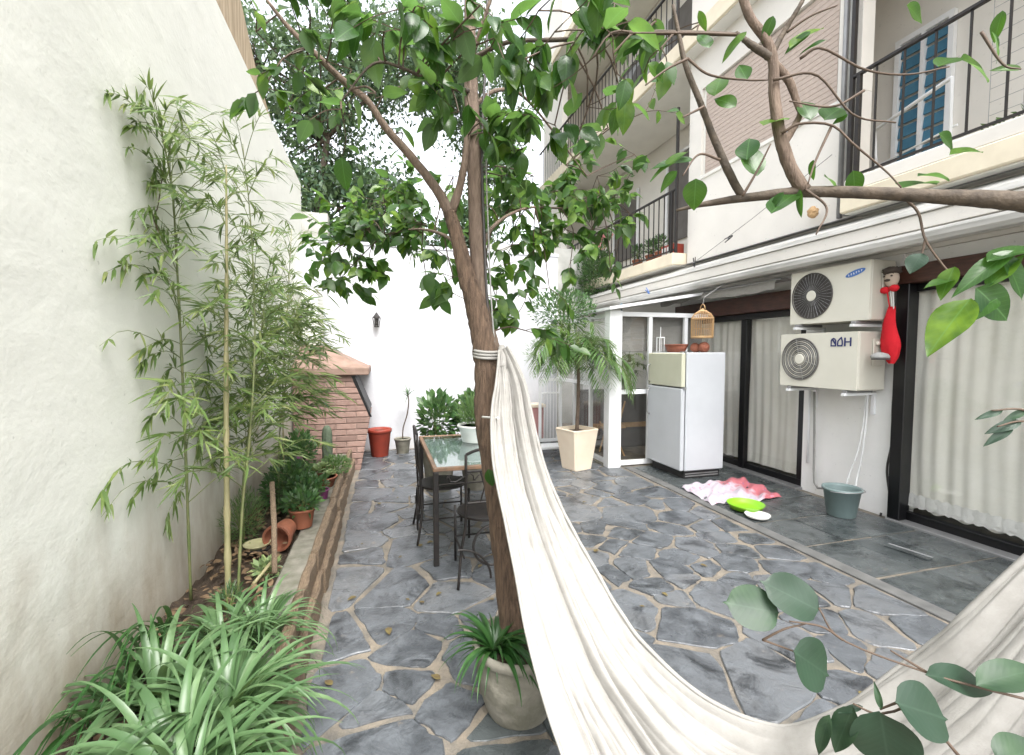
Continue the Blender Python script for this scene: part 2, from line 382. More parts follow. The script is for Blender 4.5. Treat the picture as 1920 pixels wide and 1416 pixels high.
def batch(name, tv, tf, mats, m, parent=None, smooth=True, **kw):
    """many copies of a small template as one mesh (numpy)"""
    A = np.array([[list(r) for r in x] for x in mats]); n = len(A); tv = np.array(tv, float); k = len(tv)
    vs = np.einsum('nij,kj->nki', A[:, :3, :3], tv) + A[:, None, :3, 3]
    og = np.array(ORG[parent.name]) if parent is not None else np.zeros(3)
    vs = (vs.reshape(-1, 3) - og)
    fl = [i for f in tf for i in f]; ls = [len(f) for f in tf]
    idx = (np.array(fl)[None] + (np.arange(n) * k)[:, None]).ravel(); cnt = np.tile(ls, n)
    me = bpy.data.meshes.new(name); me.vertices.add(len(vs)); me.vertices.foreach_set('co', vs.ravel())
    me.loops.add(len(idx)); me.loops.foreach_set('vertex_index', idx.astype(np.int32))
    me.polygons.add(len(cnt)); me.polygons.foreach_set('loop_start', np.concatenate(([0], np.cumsum(cnt)[:-1])).astype(np.int32))
    me.polygons.foreach_set('loop_total', cnt.astype(np.int32))
    if smooth: me.polygons.foreach_set('use_smooth', np.ones(len(cnt), bool))
    me.materials.append(m); me.update(calc_edges=True); me.validate()
    o = bpy.data.objects.new(name, me); col.objects.link(o)
    if parent is not None: o.parent = parent
    ORG[o.name] = Vector(og); kw.setdefault('kind', 'stuff'); return tagit(o, **kw)
def orient(pos, tip, nrm, s=1.0, sx=None):
    y = Vector(tip).normalized(); z = Vector(nrm); z = z - y * z.dot(y)
    if z.length < 1e-3: z = y.orthogonal()
    z.normalize(); x = y.cross(z); sx = sx or s
    return Matrix(((x.x * sx, y.x * s, z.x * s, pos[0]), (x.y * sx, y.y * s, z.y * s, pos[1]), (x.z * sx, y.z * s, z.z * s, pos[2]), (0, 0, 0, 1)))
def leaf_geo(prof, curl=.12, fold=.15, seg=6, cross=1, wav=0, r=rnd):
    """leaf of unit length along +Y; prof(t) gives half width; fold lifts the edges, curl bends it down"""
    v = []; f = []; k = 2 * cross + 1
    ph = r.random() * 6
    for i in range(seg + 1):
        t = i / seg; h = prof(t)
        for j in range(-cross, cross + 1):
            q = j / cross
            v.append((q * h, t, -curl * t * t + fold * abs(q) * h + wav * math.sin(ph + t * 9 + q * 2) * abs(q)))
    for i in range(seg):
        for j in range(k - 1):
            a = i * k + j; f.append((a, a + 1, a + k + 1, a + k))
    return v, f
def arc_leaf(wd, turn, seg=12, fold=.35, r=rnd):
    v = []; f = []; y = z = 0.0; tw = r.uniform(-.5, .5); bend = r.uniform(-.25, .25)
    for i in range(seg + 1):
        t = i / seg; th = -turn * t ** 1.25
        h = max(.0015, wd * (1 - t ** 4) * (.6 + .4 * math.sin(math.pi * min(1, t * 1.2 + .1))))
        for j in (-1, 0, 1):
            v.append((j * h * math.cos(tw * t) + bend * t * t * .3, y + (0 if j == 0 else -math.sin(th) * fold * h), z + (0 if j == 0 else math.cos(th) * fold * h) + j * h * math.sin(tw * t)))
        y += math.cos(th) / seg; z += math.sin(th) / seg
    for i in range(seg):
        for j in range(2): a = i * 3 + j; f.append((a, a + 1, a + 4, a + 3))
    return v, f
def arcmeshes(wd, turns, m, n): 
    return [mesh_from(*arc_leaf(wd * rnd.uniform(.8, 1.15), rnd.uniform(*turns)), m, smooth=True, name='leaf_mesh') for _ in range(n)]
def ovate(t, wd=.3): # broad leaf with a drip tip
    return max(.004, wd * (math.sin(math.pi * min(1, t * 1.0) ** .8) ** .85) * (1 - .15 * t)) if t < .88 else max(.004, wd * .42 * (1 - t) / .12 * .75)
def roundl(t): return max(.004, .42 * math.sqrt(max(0, 1 - (2 * t / .93 - 1) ** 2))) if t < .9 else .05 * (1 - t) / .1 + .004
def lance(t): return max(.002, .052 * math.sin(math.pi * t ** .6) ** .8)
def lmesh(prof, m, n=4, **kw):
    out = []
    for i in range(n):
        k = dict(kw); k['curl'] = kw.get('curl', .15) * (0.5 + rnd.random()); v, f = leaf_geo(prof, **k)
        out.append(mesh_from(v, f, m, smooth=True, name='leaf_mesh'))
    return out
def cat_rom(pts, n):
    """smooth curve through the points, n samples"""
    p = [np.array(list(x), float) for x in pts]; p = [2 * p[0] - p[1]] + p + [2 * p[-1] - p[-2]]; out = []
    m = len(p) - 3
    for i in range(n):
        s = i / (n - 1) * m; k = min(int(s), m - 1); t = s - k; a, b, c, d = p[k:k + 4]
        out.append(.5 * ((2 * b) + (c - a) * t + (2 * a - 5 * b + 4 * c - d) * t * t + (3 * b - a - 3 * c + d) * t ** 3))
    return out
def rv(r=rnd): # random unit vector
    while True:
        v = Vector((r.uniform(-1, 1), r.uniform(-1, 1), r.uniform(-1, 1)))
        if .1 < v.length < 1: return v.normalized()

# ================================================================ SETTING
gb = MB().add([(-40, -30, -.003), (40, -30, -.003), (40, 50, -.003), (-40, 50, -.003)], [(0, 1, 2, 3)])
ground = put('ground', gb, 'mortar', kind='structure')
# --- flagstones (Voronoi pieces)
def clip(poly, nx, ny, c):
    out = []
    for i in range(len(poly)):
        a, b = poly[i], poly[(i + 1) % len(poly)]; da = a[0] * nx + a[1] * ny - c; db = b[0] * nx + b[1] * ny - c
        if da <= 0: out.append(a)
        if (da < 0 < db) or (db < 0 < da):
            t = da / (da - db); out.append((a[0] + (b[0] - a[0]) * t, a[1] + (b[1] - a[1]) * t))
    return out
def shrink(poly, g):
    """move each edge inwards"""
    out = list(poly); n = len(poly); ar = sum(poly[i][0] * poly[(i + 1) % n][1] - poly[(i + 1) % n][0] * poly[i][1] for i in range(n))
    s = 1 if ar > 0 else -1
    for i in range(n):
        a, b = poly[i], poly[(i + 1) % n]; dx, dy = b[0] - a[0], b[1] - a[1]; L = math.hypot(dx, dy)
        if L < 1e-6: continue
        nx, ny = s * dy / L, -s * dx / L
        gi = g * rnd.choice((.45, .7, 1, 1.3, 2.1))
        out = clip(out, nx, ny, a[0] * nx + a[1] * ny - gi)
        if len(out) < 3: return []
    return out
def chaikin(p, k=.22):
    o = []
    for i in range(len(p)):
        a, b = p[i], p[(i + 1) % len(p)]
        o += [(a[0] + (b[0] - a[0]) * k, a[1] + (b[1] - a[1]) * k), (b[0] + (a[0] - b[0]) * k, b[1] + (a[1] - b[1]) * k)]
    return o
def stone(poly, m, h, name='flagstone', jit=.006, rise=True):
    cx = sum(p[0] for p in poly) / len(poly); cy = sum(p[1] for p in poly) / len(poly)
    p0 = [(x + rnd.uniform(-jit, jit), y + rnd.uniform(-jit, jit)) for x, y in poly]; n = len(p0)
    tx, ty = (rnd.uniform(-.006, .006), rnd.uniform(-.006, .006)) if rise else (0, 0)
    def zz(x, y): return h + (x - cx) * tx + (y - cy) * ty
    p1 = [(cx + (x - cx) * .975, cy + (y - cy) * .975) for x, y in p0]
    mb = MB(); vs = [(x, y, -.011) for x, y in p0] + [(x, y, zz(x, y) - .005) for x, y in p0] + [(x, y, zz(x, y)) for x, y in p1] + [(cx, cy, zz(cx, cy) + .001)]
    fs = []
    for i in range(n):
        j = (i + 1) % n; fs += [(i, j, n + j, n + i), (n + i, n + j, 2 * n + j, 2 * n + i), (2 * n + i, 2 * n + j, 3 * n)]
    mb.add(vs, fs)
    o = put(name, mb, m, ground); return o
seeds = []
x0, x1, y0, y1 = -.36, 3.20, .75, 7.7
tries = 0
while len(seeds) < 230 and tries < 60000:
    tries += 1
    p = (rnd.uniform(x0 + .08, x1 - .08), rnd.uniform(y0, y1)); dmin = rnd.choice((.18, .28, .42, .56))
    if all(((p[0] - q[0]) * 1.0) ** 2 + (p[1] - q[1]) ** 2 > ((dmin + q[2]) * .42) ** 2 for q in seeds): seeds.append((*p, dmin))
for i, s in enumerate(seeds):
    poly = [(x0, y0), (x1, y0), (x1, y1), (x0, y1)]
    for j, q in enumerate(seeds):
        if i == j or abs(q[0] - s[0]) > 1.4 or abs(q[1] - s[1]) > 1.4: continue
        nx, ny = q[0] - s[0], q[1] - s[1]; c = (q[0] ** 2 + q[1] ** 2 - s[0] ** 2 - s[1] ** 2 - (q[2] ** 2 - s[2] ** 2) * .16) / 2; tw_ = R(rnd.uniform(-9, 9)); mx_, my_ = (q[0] + s[0]) / 2, (q[1] + s[1]) / 2; off_ = c - (mx_ * nx + my_ * ny); nx, ny = nx * math.cos(tw_) - ny * math.sin(tw_), nx * math.sin(tw_) + ny * math.cos(tw_); c = mx_ * nx + my_ * ny + off_ + .012 * math.hypot(nx, ny)
        poly = clip(poly, nx, ny, c)
        if len(poly) < 3: break
    if len(poly) < 3: continue
    poly = shrink(poly, .021)
    if len(poly) < 3: continue
    P1 = []
    for k in range(len(poly)):
        a, b = poly[k], poly[(k + 1) % len(poly)]; L = math.hypot(b[0] - a[0], b[1] - a[1]); P1.append(a)
        if L > .12:
            for q in (.33, .67): P1.append((a[0] + (b[0] - a[0]) * q + rnd.uniform(-.011, .011), a[1] + (b[1] - a[1]) * q + rnd.uniform(-.011, .011)))
    P2 = chaikin(P1, .24)
    pot_shade = math.hypot(s[0] - .62, s[1] - 1.75) < .34
    o = stone(P2, 'slate_dark' if pot_shade else 'slate', rnd.uniform(.002, .010))  # shadow under pot and hammock put into the stone colour as darker slate
# pale cement band and the darker smooth slabs beside the house
bandm = MB().box((3.215, .3, -.012), (3.33, 5.62, .012), .004)
put('cement_band', bandm, 'band', ground)
y = .2; row = 0
while y < 5.6:
    L = rnd.uniform(.42, .62); xs = [3.345, 3.345 + rnd.uniform(.4, .55), 4.1 + rnd.uniform(-.08, .12), 4.62]
    for a, b in zip(xs, xs[1:]):
        poly = [(a + .004, y + .004 + rnd.uniform(0, .02)), (b - .004, y + .004 + rnd.uniform(0, .02)), (b - .004, min(5.62, y + L)), (a + .004, min(5.62, y + L))]
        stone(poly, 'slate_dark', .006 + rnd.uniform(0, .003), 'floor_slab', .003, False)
    y += L + .006
# --- planting bed along the left wall
def soilmesh():
    mb = MB(); nx, ny = 14, 90; X0, X1, Y0, Y1 = -1.2, -.62, -.2, 7.0; r = random.Random(3)
    vs = [(X0 + (X1 - X0) * i / nx, Y0 + (Y1 - Y0) * j / ny, .17 + r.uniform(-.022, .022) + .03 * math.sin(j * .5 + i)) for j in range(ny + 1) for i in range(nx + 1)]
    fs = [(j * (nx + 1) + i, j * (nx + 1) + i + 1, (j + 1) * (nx + 1) + i + 1, (j + 1) * (nx + 1) + i) for j in range(ny) for i in range(nx)]
    return mb.add(vs, fs)
put('soil', soilmesh(), 'soil', kind='structure', smooth=True)
edge = thing('bed_edging', 'pale concrete kerb with weathered timber boards edging the planting bed', 'edging', (-.5, 3, 0))
yy = -.2
while yy < 6.2:
    L = rnd.uniform(.8, 1.1)
    put('kerb_block', MB().box((-.63, yy, 0), (-.475, yy + L, .235 + rnd.uniform(-.01, .01)), .012), 'concrete', edge); yy += L + .008
def plankmesh(y0, y1, x, w, h):
    mb = MB(); n = 14; vs = []; r = rnd
    off = r.uniform(-.01, .01)
    for i in range(n + 1):
        t = i / n; yv = y0 + (y1 - y0) * t; q = x + off + .005 * math.sin(t * 4 + y0); hh = h + r.uniform(-.012, .012); ww = w + r.uniform(-.008, .008)
        vs += [(q, yv, .0), (q + ww, yv, .0), (q + ww, yv, hh - .012), (q + ww - .012, yv, hh), (q + .01, yv, hh - .004), (q, yv, hh - .012)]
    fs = [tuple(range(6)), tuple(range(n * 6, n * 6 + 6))[::-1]]
    for i in range(n):
        for j in range(6):
            a = i * 6 + j; b = i * 6 + (j + 1) % 6; fs.append((a, a + 6, b + 6, b))
    return mb.add(vs, fs)
yy = .4
while yy < 5.9:
    L = rnd.uniform(1.0, 1.5)
    put('plank', plankmesh(yy, yy + L, -.472, .05, .27 + rnd.uniform(-.02, .03)), 'old_wood', edge)
    put('plank', plankmesh(yy + .02, yy + L + .01, -.418, .04, .19 + rnd.uniform(-.03, .02)), 'old_wood', edge); yy += L + .015

# --- walls
lw = MB().prism([(-.6, 0), (7.75, 0), (7.75, 4.16), (-.6, 4.3)], 'X', -1.42, -1.15)
def gridwall(mb): return mb
put('garden_wall', lw, 'plaster', label='tall rough white plaster wall along the planting bed', cat='wall', org=(-1.3, 3, 0))
nb = MB().prism([(3.5, 0), (10.5, 0), (10.5, 4.4), (9.0, 4.9), (7.2, 5.5), (5.5, 6.6), (3.5, 8.2)], 'X', -2.1, -1.6)
put('neighbour_wall', nb, 'beige_wall', label='stained beige wall rising behind the white plaster wall', cat='wall', org=(-1.8, 7, 0))
bw = MB().box((-1.6, 7.76, 0), (3.05, 7.98, 3.3)); bw.box((-1.62, 7.74, 3.303), (3.06, 8.0, 3.35))
put('back_wall', bw, 'white_wall', label='bright white wall closing the far end of the courtyard', cat='wall', org=(1, 7.8, 0))
gw = MB().box((-3.5, 9.0, 0), (-.9, 9.3, 4.1)); gw.box((1.9, 9.6, 0), (4.4, 9.9, 3.9))
put('yard_wall', gw, 'grey_wall', label='grey wall of the next yard seen over the far white wall', cat='wall', org=(0, 9.2, 0))

# ================================================================ APARTMENT BUILDING (right)
B = thing('apartment_building', 'cream apartment block with balconies above the curtained sliding doors', 'building', (4.7, 4, 0))
g = MB()
g.box((4.7, 3.17, 0), (4.98, 4.17, 2.52)); g.box((4.7, 6.5, 0), (4.98, 13, 2.52)); g.box((4.7, -3, 0), (4.98, .9, 2.52))
g.box((4.72, .9, 2.40), (4.98, 3.17, 2.52)); g.box((4.72, 4.17, 2.34), (4.98, 6.5, 2.52))
put('ground_floor_wall', g, 'pillar_wall', B)
put('lintel', MB().box((4.60, 4.18, 2.12), (4.74, 6.5, 2.335), .004), 'dark_wood', B)
put('lintel', MB().box((4.62, .9, 2.23), (4.74, 3.165, 2.395), .004), 'dark_wood', B)
g = MB()
g.box((4.70, -3, 2.523), (4.98, 13, 2.98))                                   # band over the doors
g.box((4.66, 3.62, 3.0), (4.82, 6.3, 4.24)); g.box((4.66, 3.62, 5.52), (4.82, 6.3, 6.08))
g.box((4.66, 3.62, 4.243), (4.82, 3.86, 5.517)); g.box((4.66, 6.02, 4.243), (4.82, 6.3, 5.517))
g.box((4.66, 3.62, 6.33), (4.82, 6.3, 9.2)); g.box((4.66, 11.6, 3.0), (4.82, 13, 6.08)); g.box((4.66, 11.6, 6.33), (4.82, 13, 11))
put('upper_wall', g, 'facade', B)
g = MB(); g.box((5.9, -3, 0), (6.1, 13, 12)); g.box((4.83, 12.8, 3.2), (5.89, 12.98, 12)); g.box((4.83, -3, 3), (5.89, -2.8, 9)); g.box((4.83, 6.32, 3.2), (5.89, 6.44, 6.08)); g.box((4.83, 6.32, 6.33), (5.89, 6.44, 9.2)); g.box((4.83, 4.7, 3.2), (5.89, 4.82, 6.08))
put('recessed_wall', g, 'facade', B)
for z0_, z1_, a, b in ((2.983, 3.17, 6.34, 11.58), (2.983, 3.17, -3, 3.60), (6.083, 6.327, -3, 13), (9.203, 9.4, -3, 13)):
    put('balcony_slab', MB().box((4.42, a, z0_), (5.88, b, z1_), .01), 'facade_cream', B)
    put('soffit', MB().box((4.46, a + .03, z0_ - .015), (5.87, b - .03, z0_ - .002)), 'soffit', B)
put('parapet', MB().box((4.44, -3, 3.173), (4.58, 3.58, 3.30), .01), 'facade', B)
# eave: stepped ledge, fascia, gutter
ev = MB().prism([(4.695, 2.90), (4.695, 2.955), (4.30, 2.80), (4.28, 2.75), (4.30, 2.745)], 'Y', -3, 12.5)
put('eave_roof', ev, 'weathered_white', B)
put('fascia', MB().box((4.30, -3, 2.62), (4.33, 12.5, 2.742), .004), 'facade', B)
put('fascia', MB().box((4.335, -3, 2.70), (4.37, 12.5, 2.735), .004), 'metal', B)
put('eave_soffit', MB().prism([(4.335, 2.62), (4.695, 2.56), (4.695, 2.58), (4.335, 2.64)], 'Y', -3, 12.5), 'soffit', B)
gt = MB(); prof = [(4.20, 2.585), (4.19, 2.56), (4.195, 2.52), (4.22, 2.49), (4.26, 2.485), (4.29, 2.50), (4.30, 2.54), (4.30, 2.60), (4.29, 2.60), (4.285, 2.55), (4.26, 2.505), (4.225, 2.507), (4.205, 2.535), (4.21, 2.585)]
gt.prism(prof, 'Y', -3, 12.5); put('gutter', gt, 'weathered_white', B)
put('flashing', MB().prism([(4.70, 2.99), (4.55, 2.965), (4.55, 2.96), (4.70, 2.982)], 'Y', -3, 6.3), 'metal', B)
# window with roller shutter
wn = put('window', MB().box((4.70, 3.863, 4.243), (4.73, 3.90, 5.517)).box((4.70, 5.98, 4.243), (4.73, 6.017, 5.517)).box((4.64, 3.80, 4.19), (4.72, 6.08, 4.24), .004), 'soffit', B)
for k in range(21):
    z = 4.25 + k * .06
    put('slat', MB().prism([(4.704, z), (4.70, z + .006), (4.70, z + .052), (4.704, z + .058), (4.72, z + .058), (4.72, z)], 'Y', 3.905, 5.975), 'shutter', wn)
# sliding doors
def sliding(ya, yb, ztop, mulls, nm):
    d = put('sliding_door', MB().box((4.73, ya + .003, .0), (4.80, yb - .003, .10), .004).box((4.73, ya + .003, ztop - .08), (4.80, yb - .003, ztop - .003), .004)
            .box((4.72, ya + .003, .10), (4.80, ya + .09, ztop - .08), .004).box((4.72, yb - .08, .10), (4.80, yb - .003, ztop - .08), .004), 'black', B)
    for m_ in mulls: put('mullion', MB().box((4.70, m_ - .05, .012), (4.77, m_ + .05, ztop - .085), .004), 'black', d)
    ed = [ya + .09] + sorted(mulls) + [yb - .08]
    for a, b in zip(ed, ed[1:]):
        put('glass', MB().box((4.765, a + .02, .10), (4.772, b - .02, ztop - .08)), 'glass', d)
    put('sill', MB().box((4.60, ya - .02, -.01), (4.729, yb + .0, .028), .004), 'metal', d)
    return d
d1 = sliding(4.17, 6.5, 2.12, [5.12], 'a'); d2 = sliding(.9, 3.17, 2.24, [1.7], 'b')
put('door_jamb', MB().box((4.62, 3.06, .03), (4.72, 3.166, 2.225), .004), 'black', d2)
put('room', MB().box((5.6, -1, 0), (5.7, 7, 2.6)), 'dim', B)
def curtain(ya, yb, zt, label, seed, zb=.12, lace=False):
    r = random.Random(seed); mb = MB(); ny, nz = 150, 26
    ph = [(r.uniform(18, 60), r.uniform(0, 6), r.uniform(.3, 1)) for _ in range(5)]
    vs = []
    for j in range(nz + 1):
        z = zb + (zt - zb) * j / nz; q = (zt - z)
        for i in range(ny + 1):
            yv = ya + (yb - ya) * i / ny
            x = 4.812 + sum(a * .009 * math.sin(k * (yv + .02 * math.sin(z * 2 + k)) + p + .25 * q) for k, p, a in ph)
            z2 = z + (.018 * math.sin(yv * 30) if lace and j == 0 else 0)
            vs.append((x, yv, z2))
    fs = [(j * (ny + 1) + i, j * (ny + 1) + i + 1, (j + 1) * (ny + 1) + i + 1, (j + 1) * (ny + 1) + i) for j in range(nz) for i in range(ny)]
    mb.add(vs, fs)
    t = thing('curtain', label, 'curtain', (4.86, (ya + yb) / 2, 0), 'ivory curtains behind the sliding doors')
    put('drape', mb, 'curtain', t, smooth=True)
    if lace:
        lb = MB(); n = 90
        for k in range(2):
            v2 = []
            for j in range(3):
                for i in range(n + 1):
                    yv = ya + (yb - ya) * i / n; v2.append((4.795 - .004 * j + .006 * math.sin(yv * 70 + k + j), yv, zb + .10 + k * .03 - j * .045 + .008 * math.sin(yv * 90 + k * 2)))
            lb.add(v2, [(j * (n + 1) + i, j * (n + 1) + i + 1, (j + 1) * (n + 1) + i + 1, (j + 1) * (n + 1) + i) for j in range(2) for i in range(n)])
        put('lace_hem', lb, 'white_plastic', t, smooth=True)
    return t
curtain(4.2, 5.1, 2.12, 'ivory curtain behind the glass left of the air conditioners, beside the black mullion', 1)
curtain(5.14, 6.5, 2.12, 'ivory curtain half hidden behind the white refrigerator', 2)
curtain(.9, 3.12, 2.24, 'wide ivory curtain with a lace hem behind the rightmost glass door', 3, .14, True)
# balcony railings
def railing(ya, yb, zb, zt, step, nm=None, ends=()):
    rl = put('balcony_railing', MB().box((4.475, ya, zt), (4.515, yb, zt + .03), .004).box((4.485, ya, zb), (4.505, yb, zb + .02)), 'iron', B)
    bar = mesh_from(*[getattr(MB().box((-.007, -.007, 0), (.007, .007, zt - zb - .02)), k) for k in ('v', 'f')], M['iron'], name='bar')
    yv = ya + .02
    while yv < yb: inst('bar', bar, Matrix.Translation((4.495, yv, zb + .02)), rl); yv += step
    for e, zz0, zz1 in ends: put('post', MB().box((4.475, e - .018, zz0), (4.512, e + .018, zz1)), 'iron', rl)
    return rl
railing(6.37, 11.5, 3.22, 4.15, .15, ends=((6.36, 3.172, 5.4), (6.48, 3.172, 4.15)))
railing(-1, 3.56, 3.33, 4.28, .24, ends=((3.57, 3.302, 6.06), (3.50, 3.302, 4.28)))
railing(6.4, 12.9, 6.36, 7.3, .15, ends=((6.42, 6.33, 7.3),))
nt_ = MB()
for k in range(14): nt_.box((4.53, 1.2 + k * .1, 3.302), (4.533, 1.203 + k * .1, 5.9))
for k in range(26): nt_.box((4.534, 1.2, 3.32 + k * .1), (4.537, 2.5, 3.323 + k * .1))
put('safety_net', nt_, 'metal', B, kind='stuff')
# blue shutters in the recess of the right balcony
sh = put('window', MB().box((5.84, 3.56, 3.72), (5.895, 4.14, 3.78)).box((5.84, 3.56, 5.16), (5.895, 4.14, 5.22)).box((5.84, 3.56, 3.78), (5.895, 3.61, 5.16)).box((5.84, 4.09, 3.78), (5.895, 4.14, 5.16)).box((5.84, 3.83, 3.78), (5.895, 3.87, 5.16)), 'white_paint', B)
for a, b in ((3.615, 3.825), (3.875, 4.085)):
    for k in range(9):
        put('shutter_slat', MB().prism([(5.86, 3.80 + k * .15), (5.875, 3.80 + k * .15), (5.893, 3.925 + k * .15), (5.88, 3.925 + k * .15)], 'Y', a, b), 'blue_shutter', sh)
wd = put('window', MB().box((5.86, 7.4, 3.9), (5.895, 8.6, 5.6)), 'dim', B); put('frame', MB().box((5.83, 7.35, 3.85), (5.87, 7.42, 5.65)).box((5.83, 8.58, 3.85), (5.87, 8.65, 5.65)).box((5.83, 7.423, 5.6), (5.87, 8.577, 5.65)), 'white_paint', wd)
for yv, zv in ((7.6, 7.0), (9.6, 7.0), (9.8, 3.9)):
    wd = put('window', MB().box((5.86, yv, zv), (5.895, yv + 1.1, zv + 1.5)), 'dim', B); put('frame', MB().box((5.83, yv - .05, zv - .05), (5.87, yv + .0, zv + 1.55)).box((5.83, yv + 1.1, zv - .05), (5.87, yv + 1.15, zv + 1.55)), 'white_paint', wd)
# down pipes beside the right balcony
for k, (yv, xx, rr) in enumerate(((3.66, 4.60, .035), (3.76, 4.62, .025))):
    put('down_pipe', MB().tube([(xx, yv, 3.0), (xx, yv, 6.07)], rr, 12), M['pipe'] if k == 0 else M['metal'], B, smooth=True)
# canvas roll over the left door
aw = thing('folded_awning', 'folded white canvas awning under the eave above the brown lintel', 'awning', (4.4, 5, 2.45))
av = MB(); n = 60
vs = []
for j, (x, z) in enumerate(((4.62, 2.44), (4.50, 2.475), (4.40, 2.455), (4.365, 2.41), (4.37, 2.35))):
    for i in range(n + 1):
        yv = 4.3 + 2.25 * i / n; s = .014 * math.sin(yv * 9 + j) * (j / 3); vs.append((x + s * .5, yv, z - abs(s) - (.02 * math.sin(yv * 3) if j > 2 else 0)))
av.add(vs, [(j * (n + 1) + i, j * (n + 1) + i + 1, (j + 1) * (n + 1) + i + 1, (j + 1) * (n + 1) + i) for j in range(4) for i in range(n)])
put('canvas', av, 'hammock', aw, smooth=True); put('rod', MB().tube([(4.40, 4.25, 2.44), (4.40, 6.6, 2.44)], .014, 8), 'metal', aw)

# ================================================================ GLASS SUNROOM behind the refrigerator
S = thing('sunroom', 'white framed glass porch between the far white wall and the refrigerator', 'porch', (3.1, 6, 0))
put('corner_post', MB().box((2.98, 5.64, 0), (3.17, 5.80, 2.17), .008), 'white_paint', S)
fr = MB()
for z in (.02, 1.02, 2.10): fr.box((3.173, 5.69, z), (4.69, 5.75, z + .06))
for x in (3.62, 4.2): fr.box((x, 5.695, .083), (x + .05, 5.745, 2.098))
put('front_frame', fr, 'white_paint', S)
fr = MB()
for z in (.02, 1.10, 2.09): fr.box((3.03, 5.803, z), (3.09, 7.755, z + .055))
for yv in (6.35, 6.95, 7.6): fr.box((3.035, yv, .078), (3.085, yv + .055, 2.088))
put('side_frame', fr, 'white_paint', S)
put('glass', MB().box((3.18, 5.715, .085), (4.69, 5.722, 2.098)), 'glass', S); put('glass', MB().box((3.058, 5.81, .08), (3.065, 7.75, 2.088)), 'glass', S)
put('roof_panel', MB().prism([(2.93, 2.17), (4.69, 2.46), (4.69, 2.50), (2.93, 2.21)], 'Y', 5.55, 7.755), 'white_paint', S)
put('blind', MB().box((3.2, 5.83, 1.62), (4.6, 5.845, 2.15)), 'blind', S)
put('low_wall', MB().box((2.98, 5.803, -.01), (3.14, 7.75, .018)), 'concrete', S)
dr = thing('open_door', 'white framed glazed door standing open at the far left of the porch', 'door', (2.35, 7.2, 0)); ORG[dr.name] = Vector((2.17, 7.2, 0))
put('frame', MB().box((2.30, 7.10, .12), (2.34, 7.14, 1.17)).box((2.66, 7.10, .12), (2.70, 7.14, 1.17)).box((2.343, 7.105, 1.13), (2.657, 7.135, 1.17)).box((2.343, 7.105, .12), (2.657, 7.135, .17)).box((2.343, 7.108, .92), (2.657, 7.132, .945)), 'white_paint', dr)
for k in range(5): put('bar', MB().box((2.385 + k * .055, 7.112, .17), (2.395 + k * .055, 7.124, 1.13)), 'white_paint', dr)
put('glass', MB().box((2.345, 7.126, .172), (2.655, 7.13, .918)), 'glass', dr)
inn = thing('shelf_unit', 'dark wooden cabinet with a pale handle inside the porch glass', 'cabinet', (3.7, 7, 0))
put('carcass', MB().box((3.3, 6.9, 0), (4.5, 7.4, .95), .01), 'dim', inn); put('shelf', MB().box((3.28, 6.86, .34), (4.52, 6.895, .42)), 'rattan', inn)
put('handle', MB().box((3.62, 6.86, .48), (3.67, 6.895, .86), .005), 'terracotta', inn)
inn = thing('wooden_chair', 'light wooden folding chair half seen through the porch side glass', 'chair', (3.5, 6.3, 0))
for a, b in (((3.35, 6.3, 0), (3.6, 6.3, .85)), ((3.6, 6.3, 0), (3.35, 6.3, .5)), ((3.35, 6.65, 0), (3.6, 6.65, .85)), ((3.6, 6.65, 0), (3.35, 6.65, .5))): put('leg', MB().tube([a, b], .014, 6), 'rattan', inn)
put('seat', MB().box((3.3, 6.3, .43), (3.62, 6.65, .455)), 'rattan', inn)
bench = thing('white_bench', 'low white board lying on blocks at the foot of the porch', 'board', (2.4, 6.6, 0))
put('board', MB().box((2.22, 6.55, .11), (2.92, 6.85, .15), .006), 'white_paint', bench)
for xx in (2.3, 2.8): put('block', MB().box((xx - .05, 6.6, 0), (xx + .05, 6.8, .109)), 'concrete', bench)
pb = thing('pink_stool', 'small pink box seen behind the open porch door', 'box', (2.5, 7.45, 0))
put('body', MB().box((2.36, 7.35, .13), (2.66, 7.6, .66), .01), mat('faded_pink_plastic', (.5, .25, .24), .6), pb); put('lid', MB().box((2.34, 7.33, .663), (2.68, 7.62, .72), .01), 'cream_pot', pb); put('base', MB().box((2.40, 7.37, 0), (2.62, 7.58, .128)), 'dim', pb)

# ================================================================ REFRIGERATOR
F = thing('refrigerator', 'old white two door refrigerator with a yellowed freezer door', 'refrigerator', (3.9, 5.25, 0))
put('cabinet', MB().box((3.625, 4.86, .11), (4.2, 5.62, 1.60), .012), 'fridge_white', F)
put('freezer_door', MB().box((3.56, 4.865, 1.165), (3.617, 5.615, 1.595), .012), 'fridge_cream', F)
put('main_door', MB().box((3.56, 4.865, .115), (3.617, 5.615, 1.150), .012), 'fridge_white', F)
put('door_seal', MB().box((3.618, 4.875, .12), (3.624, 5.605, 1.59)), 'black_plastic', F)
put('hinge', MB().box((3.575, 4.845, 1.145), (3.612, 4.862, 1.17)).box((3.575, 4.88, 1.597), (3.66, 4.93, 1.612)), 'metal', F)
put('vent_slot', MB().box((3.66, 4.894, .03), (4.15, 4.899, .045)).box((3.66, 4.894, .06), (4.15, 4.899, .075)), 'metal', F)
put('plinth', MB().box((3.64, 4.9, .0), (4.17, 5.6, .108)), 'black_plastic', F)
put('handle', MB().tube([(3.555, 5.56, 1.2), (3.52, 5.56, 1.22), (3.52, 5.56, 1.42), (3.555, 5.56, 1.44)], .010, 8), 'metal', F, smooth=True)
put('handle', MB().tube([(3.555, 5.56, .75), (3.52, 5.56, .78), (3.52, 5.56, 1.08), (3.555, 5.56, 1.11)], .010, 8), 'metal', F, smooth=True)
